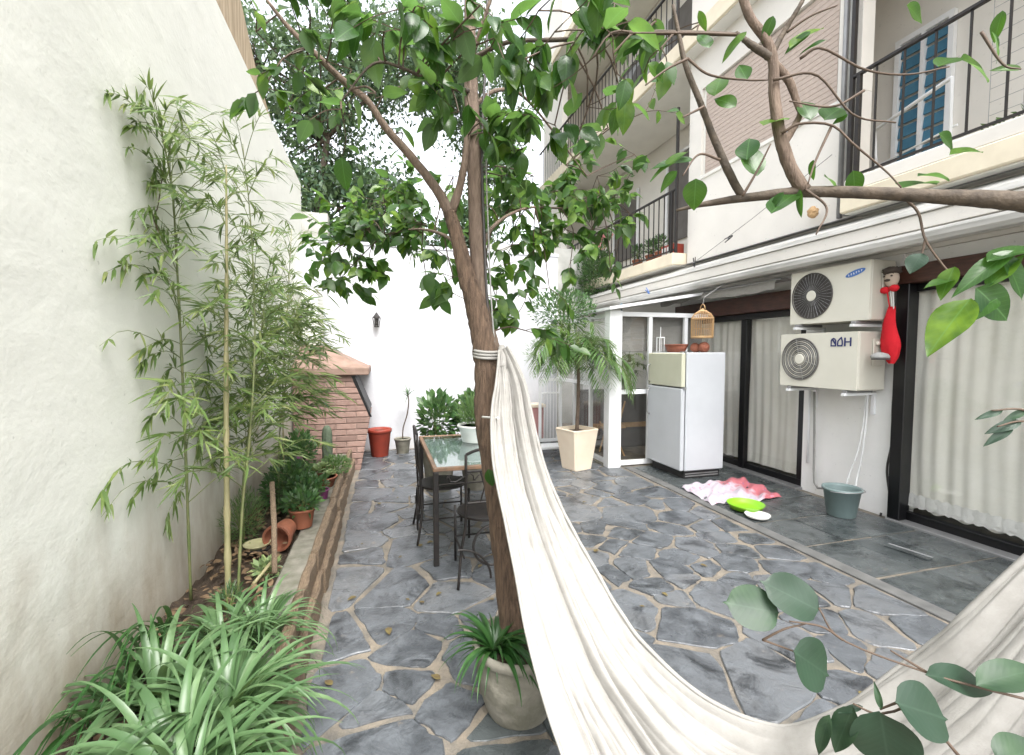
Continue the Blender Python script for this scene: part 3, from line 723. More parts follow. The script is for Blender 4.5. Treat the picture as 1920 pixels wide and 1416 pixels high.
# items on it
bk = thing('wicker_basket', 'shallow red brown basket on the left of the refrigerator top', 'basket', (3.8, 5.35, 1.6))
bm = MB(); vs = []; N_ = 28
for j, (s, z) in enumerate(((.75, 0), (.9, .05), (1, .095), (.96, .095), (.86, .05), (.7, .012))):
    for i in range(N_): a = 2 * math.pi * i / N_; vs.append((3.78 + .11 * s * math.cos(a), 5.30 + .20 * s * math.sin(a), 1.602 + z))
bm.add(vs, [(j * N_ + i, j * N_ + (i + 1) % N_, (j + 1) * N_ + (i + 1) % N_, (j + 1) * N_ + i) for j in range(5) for i in range(N_)] + [tuple(range(N_))[::-1], tuple(range(5 * N_, 6 * N_))])
put('bowl', bm, 'wicker', bk, smooth=True)
put('rim', MB().tube([(3.78 + .11 * math.cos(a), 5.30 + .2 * math.sin(a), 1.70) for a in [2 * math.pi * i / 20 for i in range(21)]], .008, 6), 'wicker', bk)
ball = thing('wicker_ball', 'two woven red brown balls on the refrigerator under the birdcage', 'ball', (3.9, 5.0, 1.6))
for cx, cy, rad in ((3.88, 5.04, .058), (3.93, 4.94, .062)):
    bb = MB()
    bb.lathe([(rad * math.sin(math.pi * k / 10) + .001, rad - rad * math.cos(math.pi * k / 10)) for k in range(11)], (cx, cy, 1.603), 18); put('ball', bb, 'wicker', ball, smooth=True)
    tw = MB()
    for k in range(7):
        ax = rv(); e1 = ax.orthogonal().normalized(); e2 = ax.cross(e1)
        tw.tube([Vector((cx, cy, 1.603 + rad)) + (e1 * math.cos(a) + e2 * math.sin(a)) * (rad + .003) for a in [2 * math.pi * i / 16 for i in range(17)]], .005, 5)
    put('weave', tw, 'terracotta', ball, kind='stuff')
tl = thing('glass_lantern', 'small clear glass lantern at the far corner of the refrigerator top', 'lantern', (3.70, 5.54, 1.6))
lm = MB()
for dx in (-.035, .035):
    for dy in (-.035, .035): lm.box((3.70 + dx - .004, 5.54 + dy - .004, 1.602), (3.70 + dx + .004, 5.54 + dy + .004, 1.80))
lm.box((3.66, 5.50, 1.80), (3.74, 5.58, 1.812)).tube([(3.70, 5.54, 1.81), (3.70, 5.54, 1.95)], .004, 6)
put('frame', lm, 'white_paint', tl); put('glass', MB().box((3.669, 5.509, 1.61), (3.731, 5.571, 1.79)), 'glass', tl)
# birdcage hanging from the eave
bc = thing('birdcage', 'round honey coloured cane birdcage hanging above the refrigerator', 'birdcage', (3.95, 4.95, 1.80))
cx, cy, cz = 3.93, 4.98, 1.78
put('base', MB().lathe([(.13, 0), (.135, .012), (.135, .028), (.125, .03)], (cx, cy, cz), 28), 'rattan', bc, smooth=False)
put('band', MB().lathe([(.132, 0), (.137, .006), (.132, .014)], (cx, cy, cz + .24), 28), 'rattan', bc)
for k in range(30):
    a = 2 * math.pi * k / 30; c_, s_ = math.cos(a), math.sin(a)
    put('cane_bar', MB().tube([(cx + .13 * c_, cy + .13 * s_, cz + .02), (cx + .134 * c_, cy + .134 * s_, cz + .25), (cx + .10 * c_, cy + .10 * s_, cz + .31), (cx + .04 * c_, cy + .04 * s_, cz + .35)], .0035, 5, False), 'rattan', bc)
put('cap', MB().lathe([(.055, 0), (.05, .012), (.02, .025), (.008, .04)], (cx, cy, cz + .34), 16), 'rattan', bc)
put('handle', MB().tube([(cx, cy + .045 * math.cos(a), cz + .37 + .06 * math.sin(a)) for a in [math.pi * i / 8 for i in range(9)]], .006, 6), 'rattan', bc)
put('hook', MB().tube([(cx, cy, cz + .43), (cx + .02, cy, cz + .52), (cx + .38, cy, cz + .74)], .003, 5), 'metal', bc)
put('perch', MB().tube([(cx - .12, cy, cz + .12), (cx + .12, cy, cz + .12)], .005, 6), 'rattan', bc)

# ================================================================ AIR CONDITIONERS
def ac_unit(label, ya, yb, za, zb, xf, fan_c, fan_r, dark):
    A = thing('air_conditioner', label, 'air conditioner', (4.5, (ya + yb) / 2, za), 'air conditioner units stacked on the white pillar')
    put('casing', MB().box((xf + .012, ya, za), (4.66, yb, zb), .012), 'ac_side', A)
    # front panel with a round opening
    fy, fz = fan_c; mb = MB(); n = 40
    ring = []; outer = []
    for k in range(n):
        a = 2 * math.pi * (k + .5) / n; ring.append((fy + fan_r * math.cos(a), fz + fan_r * math.sin(a)))
        c_, s_ = math.cos(a), math.sin(a); t = min(((yb - .004 - fy) / c_ if c_ > 0 else (ya + .004 - fy) / c_) if abs(c_) > 1e-6 else 9, ((zb - .004 - fz) / s_ if s_ > 0 else (za + .004 - fz) / s_) if abs(s_) > 1e-6 else 9)
        outer.append((fy + t * c_, fz + t * s_))
    # corner points: snap the nearest outer sample onto each corner
    for cy_, cz_ in ((ya + .004, za + .004), (ya + .004, zb - .004), (yb - .004, za + .004), (yb - .004, zb - .004)):
        k = min(range(n), key=lambda i: (outer[i][0] - cy_) ** 2 + (outer[i][1] - cz_) ** 2); outer[k] = (cy_, cz_)
    vs = [(xf, *p) for p in outer] + [(xf, *p) for p in ring] + [(xf + .05, *p) for p in ring] + [(xf + .011, *p) for p in outer]
    fs = []
    for k in range(n):
        j = (k + 1) % n; fs += [(k, j, n + j, n + k), (n + k, n + j, 2 * n + j, 2 * n + k), (3 * n + k, 3 * n + j, j, k)]
    put('front_panel', mb.add(vs, fs), 'ac', A)
    put('fan_recess', MB().lathe([(fan_r, 0), (fan_r, .002)], (xf + .008, fy, fz), n, 'X'), M['black_plastic'] if False else M['fan_dark'], A)
    bl = MB()
    for b_ in range(3):
        a0 = b_ * 2 * math.pi / 3 + (.5 if dark else 1.2); vs = []
        for i in range(9):
            for j in range(2):
                r_ = fan_r * (.2 if j == 0 else .9); a = a0 + i / 8 * 1.5 + j * .35; vs.append((xf + .006 - .006 * i / 8, fy + r_ * math.cos(a), fz + r_ * math.sin(a)))
        bl.add(vs, [(i * 2, i * 2 + 1, i * 2 + 3, i * 2 + 2) for i in range(8)])
    put('fan_blade', bl, 'grille' if not dark else 'cable', A)
    put('hub', MB().lathe([(.056, 0), (.056, -.006), (.048, -.012), (.001, -.013)], (xf - .004, fy, fz), 24, 'X'), 'ac', A)
    gm = 'fan_dark' if dark else 'grille'
    gr = put('grille', MB().tube([(xf - .006, fy + fan_r * math.cos(a), fz + fan_r * math.sin(a)) for a in [2 * math.pi * i / 40 for i in range(41)]], .006, 6), gm, A)
    if dark:
        for k in range(36):
            a = 2 * math.pi * k / 36; put('spoke', MB().tube([(xf - .007, fy + .05 * math.cos(a), fz + .05 * math.sin(a)), (xf - .007, fy + fan_r * math.cos(a + .15), fz + fan_r * math.sin(a + .15))], .0022, 4), 'metal', gr)
        for k in range(1, 4): put('ring', MB().tube([(xf - .009, fy + fan_r * k / 4 * math.cos(a), fz + fan_r * k / 4 * math.sin(a)) for a in [2 * math.pi * i / 30 for i in range(31)]], .0025, 5, False), 'cable', gr)
    else:
        for k in range(1, 9): put('ring', MB().tube([(xf - .006, fy + (.05 + (fan_r - .05) * k / 9) * math.cos(a), fz + (.05 + (fan_r - .05) * k / 9) * math.sin(a)) for a in [2 * math.pi * i / 40 for i in range(41)]], .0042, 5, False), 'ac_side' if k % 2 else 'pipe', gr)
        for k in range(6):
            a = 2 * math.pi * k / 6 + .3; put('spoke', MB().tube([(xf - .009, fy + .05 * math.cos(a), fz + .05 * math.sin(a)), (xf - .009, fy + fan_r * math.cos(a), fz + fan_r * math.sin(a))], .003, 4), 'pipe', gr)
    put('side_cover', MB().box((4.47, ya - .016, za + (zb - za) * .42), (4.60, ya - .002, zb - .07), .006), 'ac_side', A)
    put('grip', MB().box((4.49, ya - .04, zb - .13), (4.58, ya - .018, zb - .095), .006), 'ac', A)
    for s_ in (ya + .12, yb - .12):
        put('foot', MB().box((4.30, s_ - .025, za - .028), (4.64, s_ + .025, za - .002), .004), 'metal', A)
        put('bracket', MB().box((4.28, s_ - .016, za - .055), (4.70, s_ + .016, za - .030)).box((4.672, s_ - .015, za - .25), (4.699, s_ + .015, za - .056)), 'white_paint', A)
    return A
A1 = ac_unit('upper air conditioner with a dark fan grille and a blue oval badge', 3.20, 4.06, 1.90, 2.46, 4.34, (3.80, 2.19), .232, True)
A2 = ac_unit('lower air conditioner with a pale ringed fan grille and dark blue letters', 3.26, 4.13, 1.235, 1.80, 4.30, (3.88, 1.53), .222, False)
ov = MB(); n = 28; ang = -R(14)
def ell(a, b, t, c, x): yv = a * math.cos(t); z = b * math.sin(t); return (x, c[0] - (yv * math.cos(ang) + z * math.sin(ang)), c[1] + (-yv * math.sin(ang) + z * math.cos(ang)))
ov.add([ell(.098, .027, 2 * math.pi * i / n, (3.345, 2.355), 4.337) for i in range(n)], [tuple(range(n))]); put('badge', ov, 'blue_print', A1)
sq = MB()
for k in range(6):
    a = -.065 + k * .025; c = ell(a, 0, 0, (3.345, 2.355), 4.3355); c = (4.3355, 3.345 - a * math.cos(ang), 2.355 - a * math.sin(ang)); sq.box((4.3352, c[1] - .003, c[2] - .009), (4.3365, c[1] + .003, c[2] + .009)).box((4.3352, c[1] - .009, c[2] + (.003 if k % 2 else -.006)), (4.3365, c[1] - .0035, c[2] + (.007 if k % 2 else -.002)))
put('badge_print', sq, 'white_print', A1)
# letters as they read on the lower unit: narrow rounded zero with a slanting stroke, pointed zero, H
lt = MB(); LX = 4.2975
def stroke(pts, wdt=.012):
    for (a, b), (c, d) in zip(pts, pts[1:]):
        L = math.hypot(c - a, d - b); nx, nz = -(d - b) / L * wdt / 2, (c - a) / L * wdt / 2; ex, ez = (c - a) / L * wdt * .35, (d - b) / L * wdt * .35
        q = [(a + nx - ex, b + nz - ez), (c + nx + ex, d + nz + ez), (c - nx + ex, d - nz + ez), (a - nx - ex, b - nz - ez)]
        lt.add([(LX - .0003 * (len(lt.f) % 9), yy0 - x, zz0 + z) for x, z in q], [(0, 1, 2, 3)])
zz0 = 1.665
yy0 = 3.530; stroke([(0, 0), (0, .05), (.010, .066), (.024, .072), (.038, .066), (.048, .05), (.048, 0), (0, 0)], .013); stroke([(.012, .066), (.046, .018)], .017)
yy0 = 3.462; stroke([(.004, 0), (0, .02), (.002, .044), (.016, .062), (.036, .080), (.046, .045), (.048, .018), (.044, 0), (.004, 0)], .014)
yy0 = 3.388; stroke([(0, 0), (0, .072)], .017); stroke([(0, .036), (.055, .036)], .013); stroke([(.055, 0), (.055, .072)], .017)
put('lettering', lt, 'navy_print', A2)
# pipes and hoses
put('drain_pipe', MB().tube([PX(1527, 735, 4.6), PX(1527, 800, 4.66), PX(1526, 880, 4.66), PX(1527, 905, 4.66), PX(1533, 915, 4.64), PX(1556, 917, 4.5)], .012, 8), 'pipe', org=(4.66, 4, 0), smooth=True, label='dark grey drain pipe from the lower air conditioner down the pillar edge', cat='pipe')
put('wall_conduit', MB().tube([(4.68, 4.08, 1.2), (4.68, 4.08, .34)], .011, 8), 'white_paint', org=(4.68, 4.08, 0), smooth=True, label='thin white conduit beside the grey drain pipe on the pillar', cat='pipe')
bkc = PX(1585, 985, 4.42); bkc.z = 0; bkt = Vector((4.38, 3.47, 0))
for k, (pts, lb) in enumerate((([(1625, 733), (1618, 800), (1607, 850), (1592, 890), (1582, 930), (1580, 945)], 'left of two milky hoses hanging into the bucket'), ([(1627, 733), (1623, 800), (1615, 860), (1606, 900), (1603, 930), (1600, 945)], 'right of two milky hoses hanging into the bucket'))):
    pp = [PX(u, v, 4.62 - .035 * i) for i, (u, v) in enumerate(pts)]
    put('hose', MB().tube(cat_rom(pp, 24), .009, 8), 'tube', org=(4.5, 3.4, 0), smooth=True, label=lb, cat='hose', group='hoses draining into the bucket')
cp = [(1690, 560), (1686, 640), (1680, 700), (1674, 760), (1672, 830), (1663, 880), (1668, 930), (1668, 962), (1660, 985), (1650, 975), (1652, 962)]
put('power_cable', MB().tube(cat_rom([PX(u, v, 4.685) for u, v in cp], 60), .010, 8), 'cable', org=(4.68, 3.25, 0), smooth=True, label='black power cable running down the white pillar beside the black door frame', cat='cable')
# bucket
bp = G(1585, 972); c = Vector((bp.x + .02, bp.y + .06, .012)); br = .17
BU = thing('bucket', 'grey green plastic bucket catching water at the foot of the pillar', 'bucket', (c.x, c.y, .012))
put('tub', MB().lathe([(.115, 0), (.12, .005), (.155, .25), (.168, .252), (.168, .275), (.152, .275), (.148, .25), (.112, .012)], c, 32), 'bucket', BU, smooth=True)
put('water', MB().lathe([(.125, 0), (.13, .001)], (c.x, c.y, .10), 24), 'table_glass', BU)
put('handle', MB().tube([(c.x + .17 * math.cos(a), c.y - .02 - .12 * math.sin(a) * .0 + .168 * math.sin(a) * .98, .262 - .02 * math.sin(a)) for a in [math.pi * (1 + i / 14) for i in range(15)]], .004, 6), 'metal', BU)
# hanging doll head, ribbon, red stocking
dl = thing('hanging_doll', 'pale cloth doll head with dark hair and a red bow beside the black door frame', 'doll', PX(1675, 520, 4.5))
def blob(c, rx, ry, rz, n=16, m=10, wob=0):
    mb = MB(); vs = []
    for j in range(m + 1):
        th = math.pi * j / m
        for i in range(n):
            a = 2 * math.pi * i / n; w_ = 1 + (wob * (rnd.random() - .5) if wob else 0); vs.append((c[0] + rx * math.sin(th) * math.cos(a) * w_, c[1] + ry * math.sin(th) * math.sin(a) * w_, c[2] - rz * math.cos(th) * w_))
    return mb.add(vs, [(j * n + i, j * n + (i + 1) % n, (j + 1) * n + (i + 1) % n, (j + 1) * n + i) for j in range(m) for i in range(n)])
hc = PX(1672, 522, 4.5)
put('head', blob(hc, .05, .06, .085), 'face_cloth', dl, smooth=True)
put('hair', blob(hc + Vector((-.005, .0, .065)), .06, .075, .04, wob=.35), 'dark_cloth', dl, smooth=True)
put('mouth', blob(hc + Vector((-.048, .005, -.02)), .008, .028, .012), 'dark_cloth', dl, smooth=True)
for dy in (-.03, .035): put('eye', blob(hc + Vector((-.046, dy, .018)), .007, .010, .008), 'dark_cloth', dl)
bo = MB(); hb = hc + Vector((-.02, 0, -.10))
for s_ in (-1, 1): bo.v += blob(hb + Vector((0, s_ * .04, -.005 * s_)), .03, .042, .032, 12, 6, .15).v; k0 = len(bo.v) - 12 * 7; bo.f += [(k0 + j * 12 + i, k0 + j * 12 + (i + 1) % 12, k0 + (j + 1) * 12 + (i + 1) % 12, k0 + (j + 1) * 12 + i) for j in range(6) for i in range(12)]
put('bow', bo, 'red_cloth', dl, smooth=True)
stp = PX(1672, 585, 4.52); sk = thing('red_stocking', 'long bright red cloth stocking hanging below the doll on white ribbons', 'stocking', stp)
for k, dy in enumerate((-.03, -.01, .02)): put('ribbon', MB().tube([hb + Vector((0, dy, -.02)), stp + Vector((0, dy * .6, .0))], .006, 5), 'white_plastic' if k != 2 else 'red_cloth', sk)
mb = MB(); vs = []; n = 18
prof = [(575, 8, 0), (597, 13, 0), (615, 19, -2), (635, 22, -4), (655, 22, -4), (670, 17, -1), (682, 6, 2)]
for v_, hw, off in cat_rom(prof, 22):
    c_ = PX(1671 + off + 3 * math.sin(v_ * .07), v_, 4.52); ww = hw / FOC * 4.35 * .68
    for i in range(n):
        a = 2 * math.pi * i / n; vs.append((c_.x + .022 * math.sin(a) * (1 + .35 * math.sin(3 * a + v_ * .03)), c_.y + ww * math.cos(a) * (1 + .13 * math.sin(5 * a + v_ * .05) + .08 * math.sin(2 * a + v_ * .09)), c_.z))
put('sock', mb.add(vs, [(j * n + i, j * n + (i + 1) % n, (j + 1) * n + (i + 1) % n, (j + 1) * n + i) for j in range(21) for i in range(n)] + [tuple(range(n))]), 'red_cloth', sk, smooth=True)
np_ = thing('peaked_hat', 'grey cap with a black peak resting against the lower air conditioner end', 'cap', PX(1648, 672, 4.45))
cc = PX(1650, 672, 4.42); put('crown', MB().lathe([(.07, 0), (.075, .015), (.06, .04), (.02, .055), (.001, .057)], cc, 18), 'newspaper', np_, smooth=True)
put('peak', MB().prism([(cc.x - .08, cc.y + .02), (cc.x + .03, cc.y - .05), (cc.x - .04, cc.y - .12), (cc.x - .12, cc.y - .06)], 'Z', cc.z - .012, cc.z - .002), 'black_plastic', np_)

# ================================================================ RUG, DISHES ON THE FLOOR
rg = thing('rug', 'crumpled white and pink printed rug in front of the refrigerator', 'rug', (3.9, 4.6, .01))
q = [G(1283, 918), G(1385, 903), G(1462, 930), G(1400, 952), G(1330, 945)]
A_, B_, C_, D_ = G(1278, 917), G(1385, 900), G(1468, 937), G(1335, 950)
mb = MB(); vs = []; nu = 46
def rugz(s, t): return .022 + .022 * math.sin(s * 9 + t * 4) ** 2 + .014 * math.sin(t * 17 + s * 5) + .04 * max(0, s - .7) * (1 + math.sin(t * 12)) + .012 * math.sin(s * 31 + t * 23)
for j in range(nu + 1):
    for i in range(nu + 1):
        s, t = i / nu, j / nu; p = (A_ * (1 - t) + D_ * t) * (1 - s) + (B_ * (1 - t) + C_ * t) * s
        wv = .03 * math.sin(s * 11 + t * 3); vs.append((p.x + wv * (t - .5), p.y + .04 * math.sin(s * 8) * (t - .3), rugz(s, t) * (1 if 0 < i < nu and 0 < j < nu else .45) + .006))
mb.add(vs, [(j * (nu + 1) + i, j * (nu + 1) + i + 1, (j + 1) * (nu + 1) + i + 1, (j + 1) * (nu + 1) + i) for j in range(nu) for i in range(nu)])
put('cloth', mb, 'rug', rg, smooth=True)
c = G(1405, 960); bw_ = thing('lime_bowl', 'lime green plastic dish tipped against the rug', 'bowl', (c.x, c.y, .01))
put('dish', MB().lathe([(.10, .0), (.15, .012), (.172, .06), (.178, .062), (.17, .05), (.15, .02), (.10, .012)], (c.x, c.y + .05, .012), 28), 'lime', bw_, smooth=True)
c = G(1420, 975); bw_ = thing('white_dish', 'small white oval dish on the slabs beside the lime green dish', 'dish', (c.x, c.y, .01))
put('dish', MB().lathe([(.06, .0), (.10, .012), (.115, .035), (.11, .035), (.09, .018), (.05, .01)], (c.x + .02, c.y + .02, .012), 24), 'white_plastic', bw_, smooth=True)
dm = G(1700, 1030); dv = thing('floor_drain', 'narrow dark drain channel in the slabs before the right door', 'drain', (dm.x, dm.y, .01))
d_a, d_b = G(1662, 1023, .01), G(1745, 1050, .01)
mb = MB(); dirv = (d_b - d_a).normalized(); nv = Vector((-dirv.y, dirv.x, 0)) * .035
mb.add([d_a - nv, d_b - nv, d_b + nv, d_a + nv] + [x + Vector((0, 0, .008)) for x in (d_a - nv, d_b - nv, d_b + nv, d_a + nv)], [(3, 2, 1, 0), (4, 5, 6, 7), (0, 1, 5, 4), (1, 2, 6, 5), (2, 3, 7, 6), (3, 0, 4, 7)])
put('cover', mb, 'slate_dark', dv); put('frame', MB().tube([d_a + nv + Vector((0, 0, .01)), d_b + nv + Vector((0, 0, .01))], .006, 5), 'metal', dv)

# ================================================================ BRICK BARBECUE
BQ = thing('brick_barbecue', 'pink brick barbecue with a sloping terracotta hood beside the far wall', 'barbecue', (-.7, 7.0, 0))
YF = 6.52
def xr(z): return -.30 + .14 * min(1, z / .74) if z < .74 else -.16 - .22 * (z - .74) / .55
body = MB(); pf = [(-1.13, 0), (xr(0) - .012, 0), (xr(.74) - .012, .74), (xr(1.29) - .012, 1.29), (-1.13, 1.29)]
body.prism(pf, 'Y', YF + .012, 7.74); put('core', body, 'brick_mortar', BQ)
hearth = [(xr(.78) + .001, .78), (xr(.78) + .012, .78), (xr(1.28) + .012, 1.28), (xr(1.28) - .0, 1.28)]
put('hearth_opening', MB().prism(hearth, 'Y', YF + .16, 7.6), 'black_plastic', BQ)
put('hearth_frame', MB().prism([(xr(.72) - .004, .72), (xr(.72) + .022, .72), (xr(1.28) + .022, 1.285), (xr(1.28) - .03, 1.285)], 'Y', YF - .002, YF + .05), 'black', BQ)
zc = .0; row = 0; ch = .081
while zc + ch < 1.30:
    zt = zc + ch - .012; xa = -1.125 + (0 if row % 2 else -.13)
    while xa < xr(zc) - .03:
        a = max(xa, -1.125); b = xa + .25
        e0, e1 = xr(zc) - .022 * (zc > .72), xr(zt) - .022 * (zt > .72)
        last = b > min(e0, e1) - .06
        r0, r1 = (e0, e1) if last else (b, b)
        pr = rnd.uniform(0, .006)
        mb = MB(); ins = .004
        fr_ = [(a, zc), (r0, zc), (r1, zt), (a, zt)]
        vs = [(x, YF + .011, z) for x, z in fr_] + [(x, YF - pr + .003, z) for x, z in fr_] + [(x + (ins if i in (0, 3) else -ins), YF - pr, z + (ins if i < 2 else -ins)) for i, (x, z) in enumerate(fr_)]
        fs = [(8, 9, 10, 11)] + [(i, (i + 1) % 4, 4 + (i + 1) % 4, 4 + i) for i in range(4)] + [(4 + i, 4 + (i + 1) % 4, 8 + (i + 1) % 4, 8 + i) for i in range(4)]
        if b - a > .05: put('brick', mb.add(vs, fs), 'brick', BQ)
        if last: break
        xa += .262
    # side course, facing the patio, below the hearth
    if zt < .74:
        ya_ = YF + .02 + (0 if row % 2 else -.12)
        while ya_ < 7.7:
            a = max(ya_, YF + .004); b = min(ya_ + .25, 7.73)
            x0b, x1b = xr(zc), xr(zt)
            mb = MB().add([(x0b - .012, a, zc), (x0b, a, zc), (x1b, a, zt), (x1b - .012, a, zt), (x0b - .012, b, zc), (x0b, b, zc), (x1b, b, zt), (x1b - .012, b, zt)], [(0, 1, 2, 3), (4, 7, 6, 5), (1, 5, 6, 2), (2, 6, 7, 3), (0, 4, 5, 1)])
            if b - a > .05: put('brick', mb, 'brick', BQ)
            ya_ += .262
    zc += ch; row += 1
put('mantel', MB().box((-1.14, YF - .06, 1.295), (-.17, 7.745, 1.40), .012), 'hood', BQ)
hd = MB(); vs = [(-1.13, YF - .03, 1.402), (-.21, YF - .03, 1.402), (-.21, 7.74, 1.402), (-1.13, 7.74, 1.402), (-1.08, YF + .48, 1.70), (-.84, YF + .48, 1.70), (-.84, 7.74, 1.70), (-1.08, 7.74, 1.70)]
hd.add(vs, [(3, 2, 1, 0), (4, 5, 6, 7), (0, 1, 5, 4), (1, 2, 6, 5), (2, 3, 7, 6), (3, 0, 4, 7)]); put('hood', hd, 'hood', BQ)
put('chimney', MB().box((-1.07, YF + .5, 1.702), (-.86, 7.735, 2.5), .01), 'plaster', BQ)

# ================================================================ POTS
def pot(name, label, c, r0, r1, h, m, cat='pot', n=28, soil=True, rim=.02, group=None):
    t = thing(name, label, cat, c, group)
    put('body', MB().lathe([(r0, 0), (r0 * 1.02, .005), (r1 * .97, h * .86), (r1 * .985, h * .87), (r1 * 1.05, h * .88), (r1 * 1.06, h * .985), (r1 * 1.0, h), (r1 * .93, h), (r1 * .9, h * .9)], c, n), m, t, smooth=True)
    if soil: put('soil', MB().lathe([(r1 * .90, -.02), (r1 * .905, 0)], (c[0], c[1], c[2] + h * .9), n), 'soil', t)
    return t
c = Vector((-.05, 7.32, .006)); pot('clay_pot', 'big red clay pot between the brick barbecue and the far wall', c, .125, .175, .42, 'red_clay')
def tuft(name, label, cat, c, n, ln, wd, m, up=.7, seed=1, curl=.5, meshes=None, shootname='leaf', group=None, spread=.02):
    """rosette of strap leaves growing from one point, each leaf an object"""
    r = random.Random(seed); t = thing(name, label, cat, c, group)
    ms = meshes or lmesh(lambda q: max(.002, wd / ln * .5 * (1 - q ** 3) * (.55 + .45 * math.sin(math.pi * min(1, q * 1.3 + .1)))), m, 6, curl=curl, fold=.3, seg=8)
    for i in range(n):
        a = r.uniform(0, 2 * math.pi); e = r.uniform(up - .45, up + .4)
        d = Vector((math.cos(a) * math.cos(e), math.sin(a) * math.cos(e), math.sin(e)))
        inst(shootname, r.choice(ms), orient(Vector(c) + Vector((math.cos(a) * spread * r.random(), math.sin(a) * spread * r.random(), 0)), d, Vector((0, 0, 1)), ln * r.uniform(.6, 1.1)), t)
    return t
tuft('small_succulent', 'few short green shoots in the big red clay pot', 'plant', (-.05, 7.32, .385), 9, .09, .03, LBAMD, .6, 5)
c = Vector((.30, 7.42, .006)); pot('white_pot', 'small whitish pot in front of the far wall', c, .09, .125, .24, 'stone_pot')
DR = thing('dracaena', 'thin dracaena with a bare curved stem before the white wall', 'plant', (.30, 7.42, .22))
stem = [(.30, 7.42, .2), (.31, 7.42, .4), (.37, 7.42, .6), (.40, 7.42, .8), (.39, 7.42, .95)]
put('stem', MB().tube(cat_rom(stem, 16), .010, 7), 'twig', DR, smooth=True)
ms = lmesh(lambda q: max(.002, .03 * (1 - q ** 2)), LDST, 4, curl=.4, fold=.2, seg=6)
for i in range(26):
    a = rnd.uniform(0, 6.28); e = rnd.uniform(-.2, 1.3); inst('leaf', rnd.choice(ms), orient((.39, 7.42, .93 + rnd.uniform(-.04, .03)), (math.cos(a) * math.cos(e), math.sin(a) * math.cos(e), math.sin(e)), (0, 0, 1), rnd.uniform(.18, .30)), DR)
for i in range(7):
    a = rnd.uniform(0, 6.28); inst('leaf', rnd.choice(ms), orient((.30, 7.42, .22), (math.cos(a) * .8, math.sin(a) * .8, .5), (0, 0, 1), .1), DR)
# lantern on the far wall
lp = PY(706, 600, 7.64); LN = thing('wall_lantern', 'small black lantern on the far white wall', 'lantern', (lp.x, 7.75, lp.z))
put('arm', MB().tube([(lp.x, 7.757, lp.z + .02), (lp.x, 7.70, lp.z + .12), (lp.x, 7.66, lp.z + .10)], .009, 7), 'iron', LN)
put('plate', MB().box((lp.x - .03, 7.745, lp.z - .03), (lp.x + .03, 7.758, lp.z + .07), .003), 'iron', LN)
put('cap', MB().lathe([(.065, 0), (.06, .015), (.02, .07), (.008, .09)], (lp.x, 7.66, lp.z + .03), 8), 'iron', LN)
put('cage', MB().lathe([(.02, -.13), (.035, -.12), (.06, -.0), (.06, .005)], (lp.x, 7.66, lp.z + .02), 8), 'glass', LN)
cg = MB()
for k in range(6):
    a = k * math.pi / 3; cg.tube([(lp.x + .035 * math.cos(a), 7.66 + .035 * math.sin(a), lp.z - .10), (lp.x + .06 * math.cos(a), 7.66 + .06 * math.sin(a), lp.z + .03)], .006, 5)
cg.lathe([(.04, -.115), (.04, -.1)], (lp.x, 7.66, lp.z), 10).lathe([(.025, -.09), (.03, -.06), (.02, -.02), (.005, 0)], (lp.x, 7.66, lp.z), 10)
put('bars', cg, 'iron', LN)
# cream square planter
c = G(1090, 884); cx, cy = c.x, c.y + .16
PLN = thing('square_planter', 'tall tapered square cream planter beside the white porch post', 'planter', (cx, cy, 0))
rot = R(18)
def sqring(h, s): return [(cx + s * (math.cos(rot) * a - math.sin(rot) * b), cy + s * (math.sin(rot) * a + math.cos(rot) * b), h) for a, b in ((-1, -.86), (-.86, -1), (.86, -1), (1, -.86), (1, .86), (.86, 1), (-.86, 1), (-1, .86))]
vs = []
for h, s in ((.0, .145), (.01, .15), (.52, .215), (.55, .222), (.56, .215), (.56, .19), (.50, .185)): vs += sqring(h + .004, s)
mb = MB().add(vs, [(j * 8 + i, j * 8 + (i + 1) % 8, (j + 1) * 8 + (i + 1) % 8, (j + 1) * 8 + i) for j in range(6) for i in range(8)] + [tuple(range(8))[::-1], tuple(range(48, 56))])
put('body', mb, 'cream_pot', PLN); put('soil', MB().add(sqring(.51, .186), [tuple(range(8))]), 'soil', PLN)
PCX, PCY = cx, cy

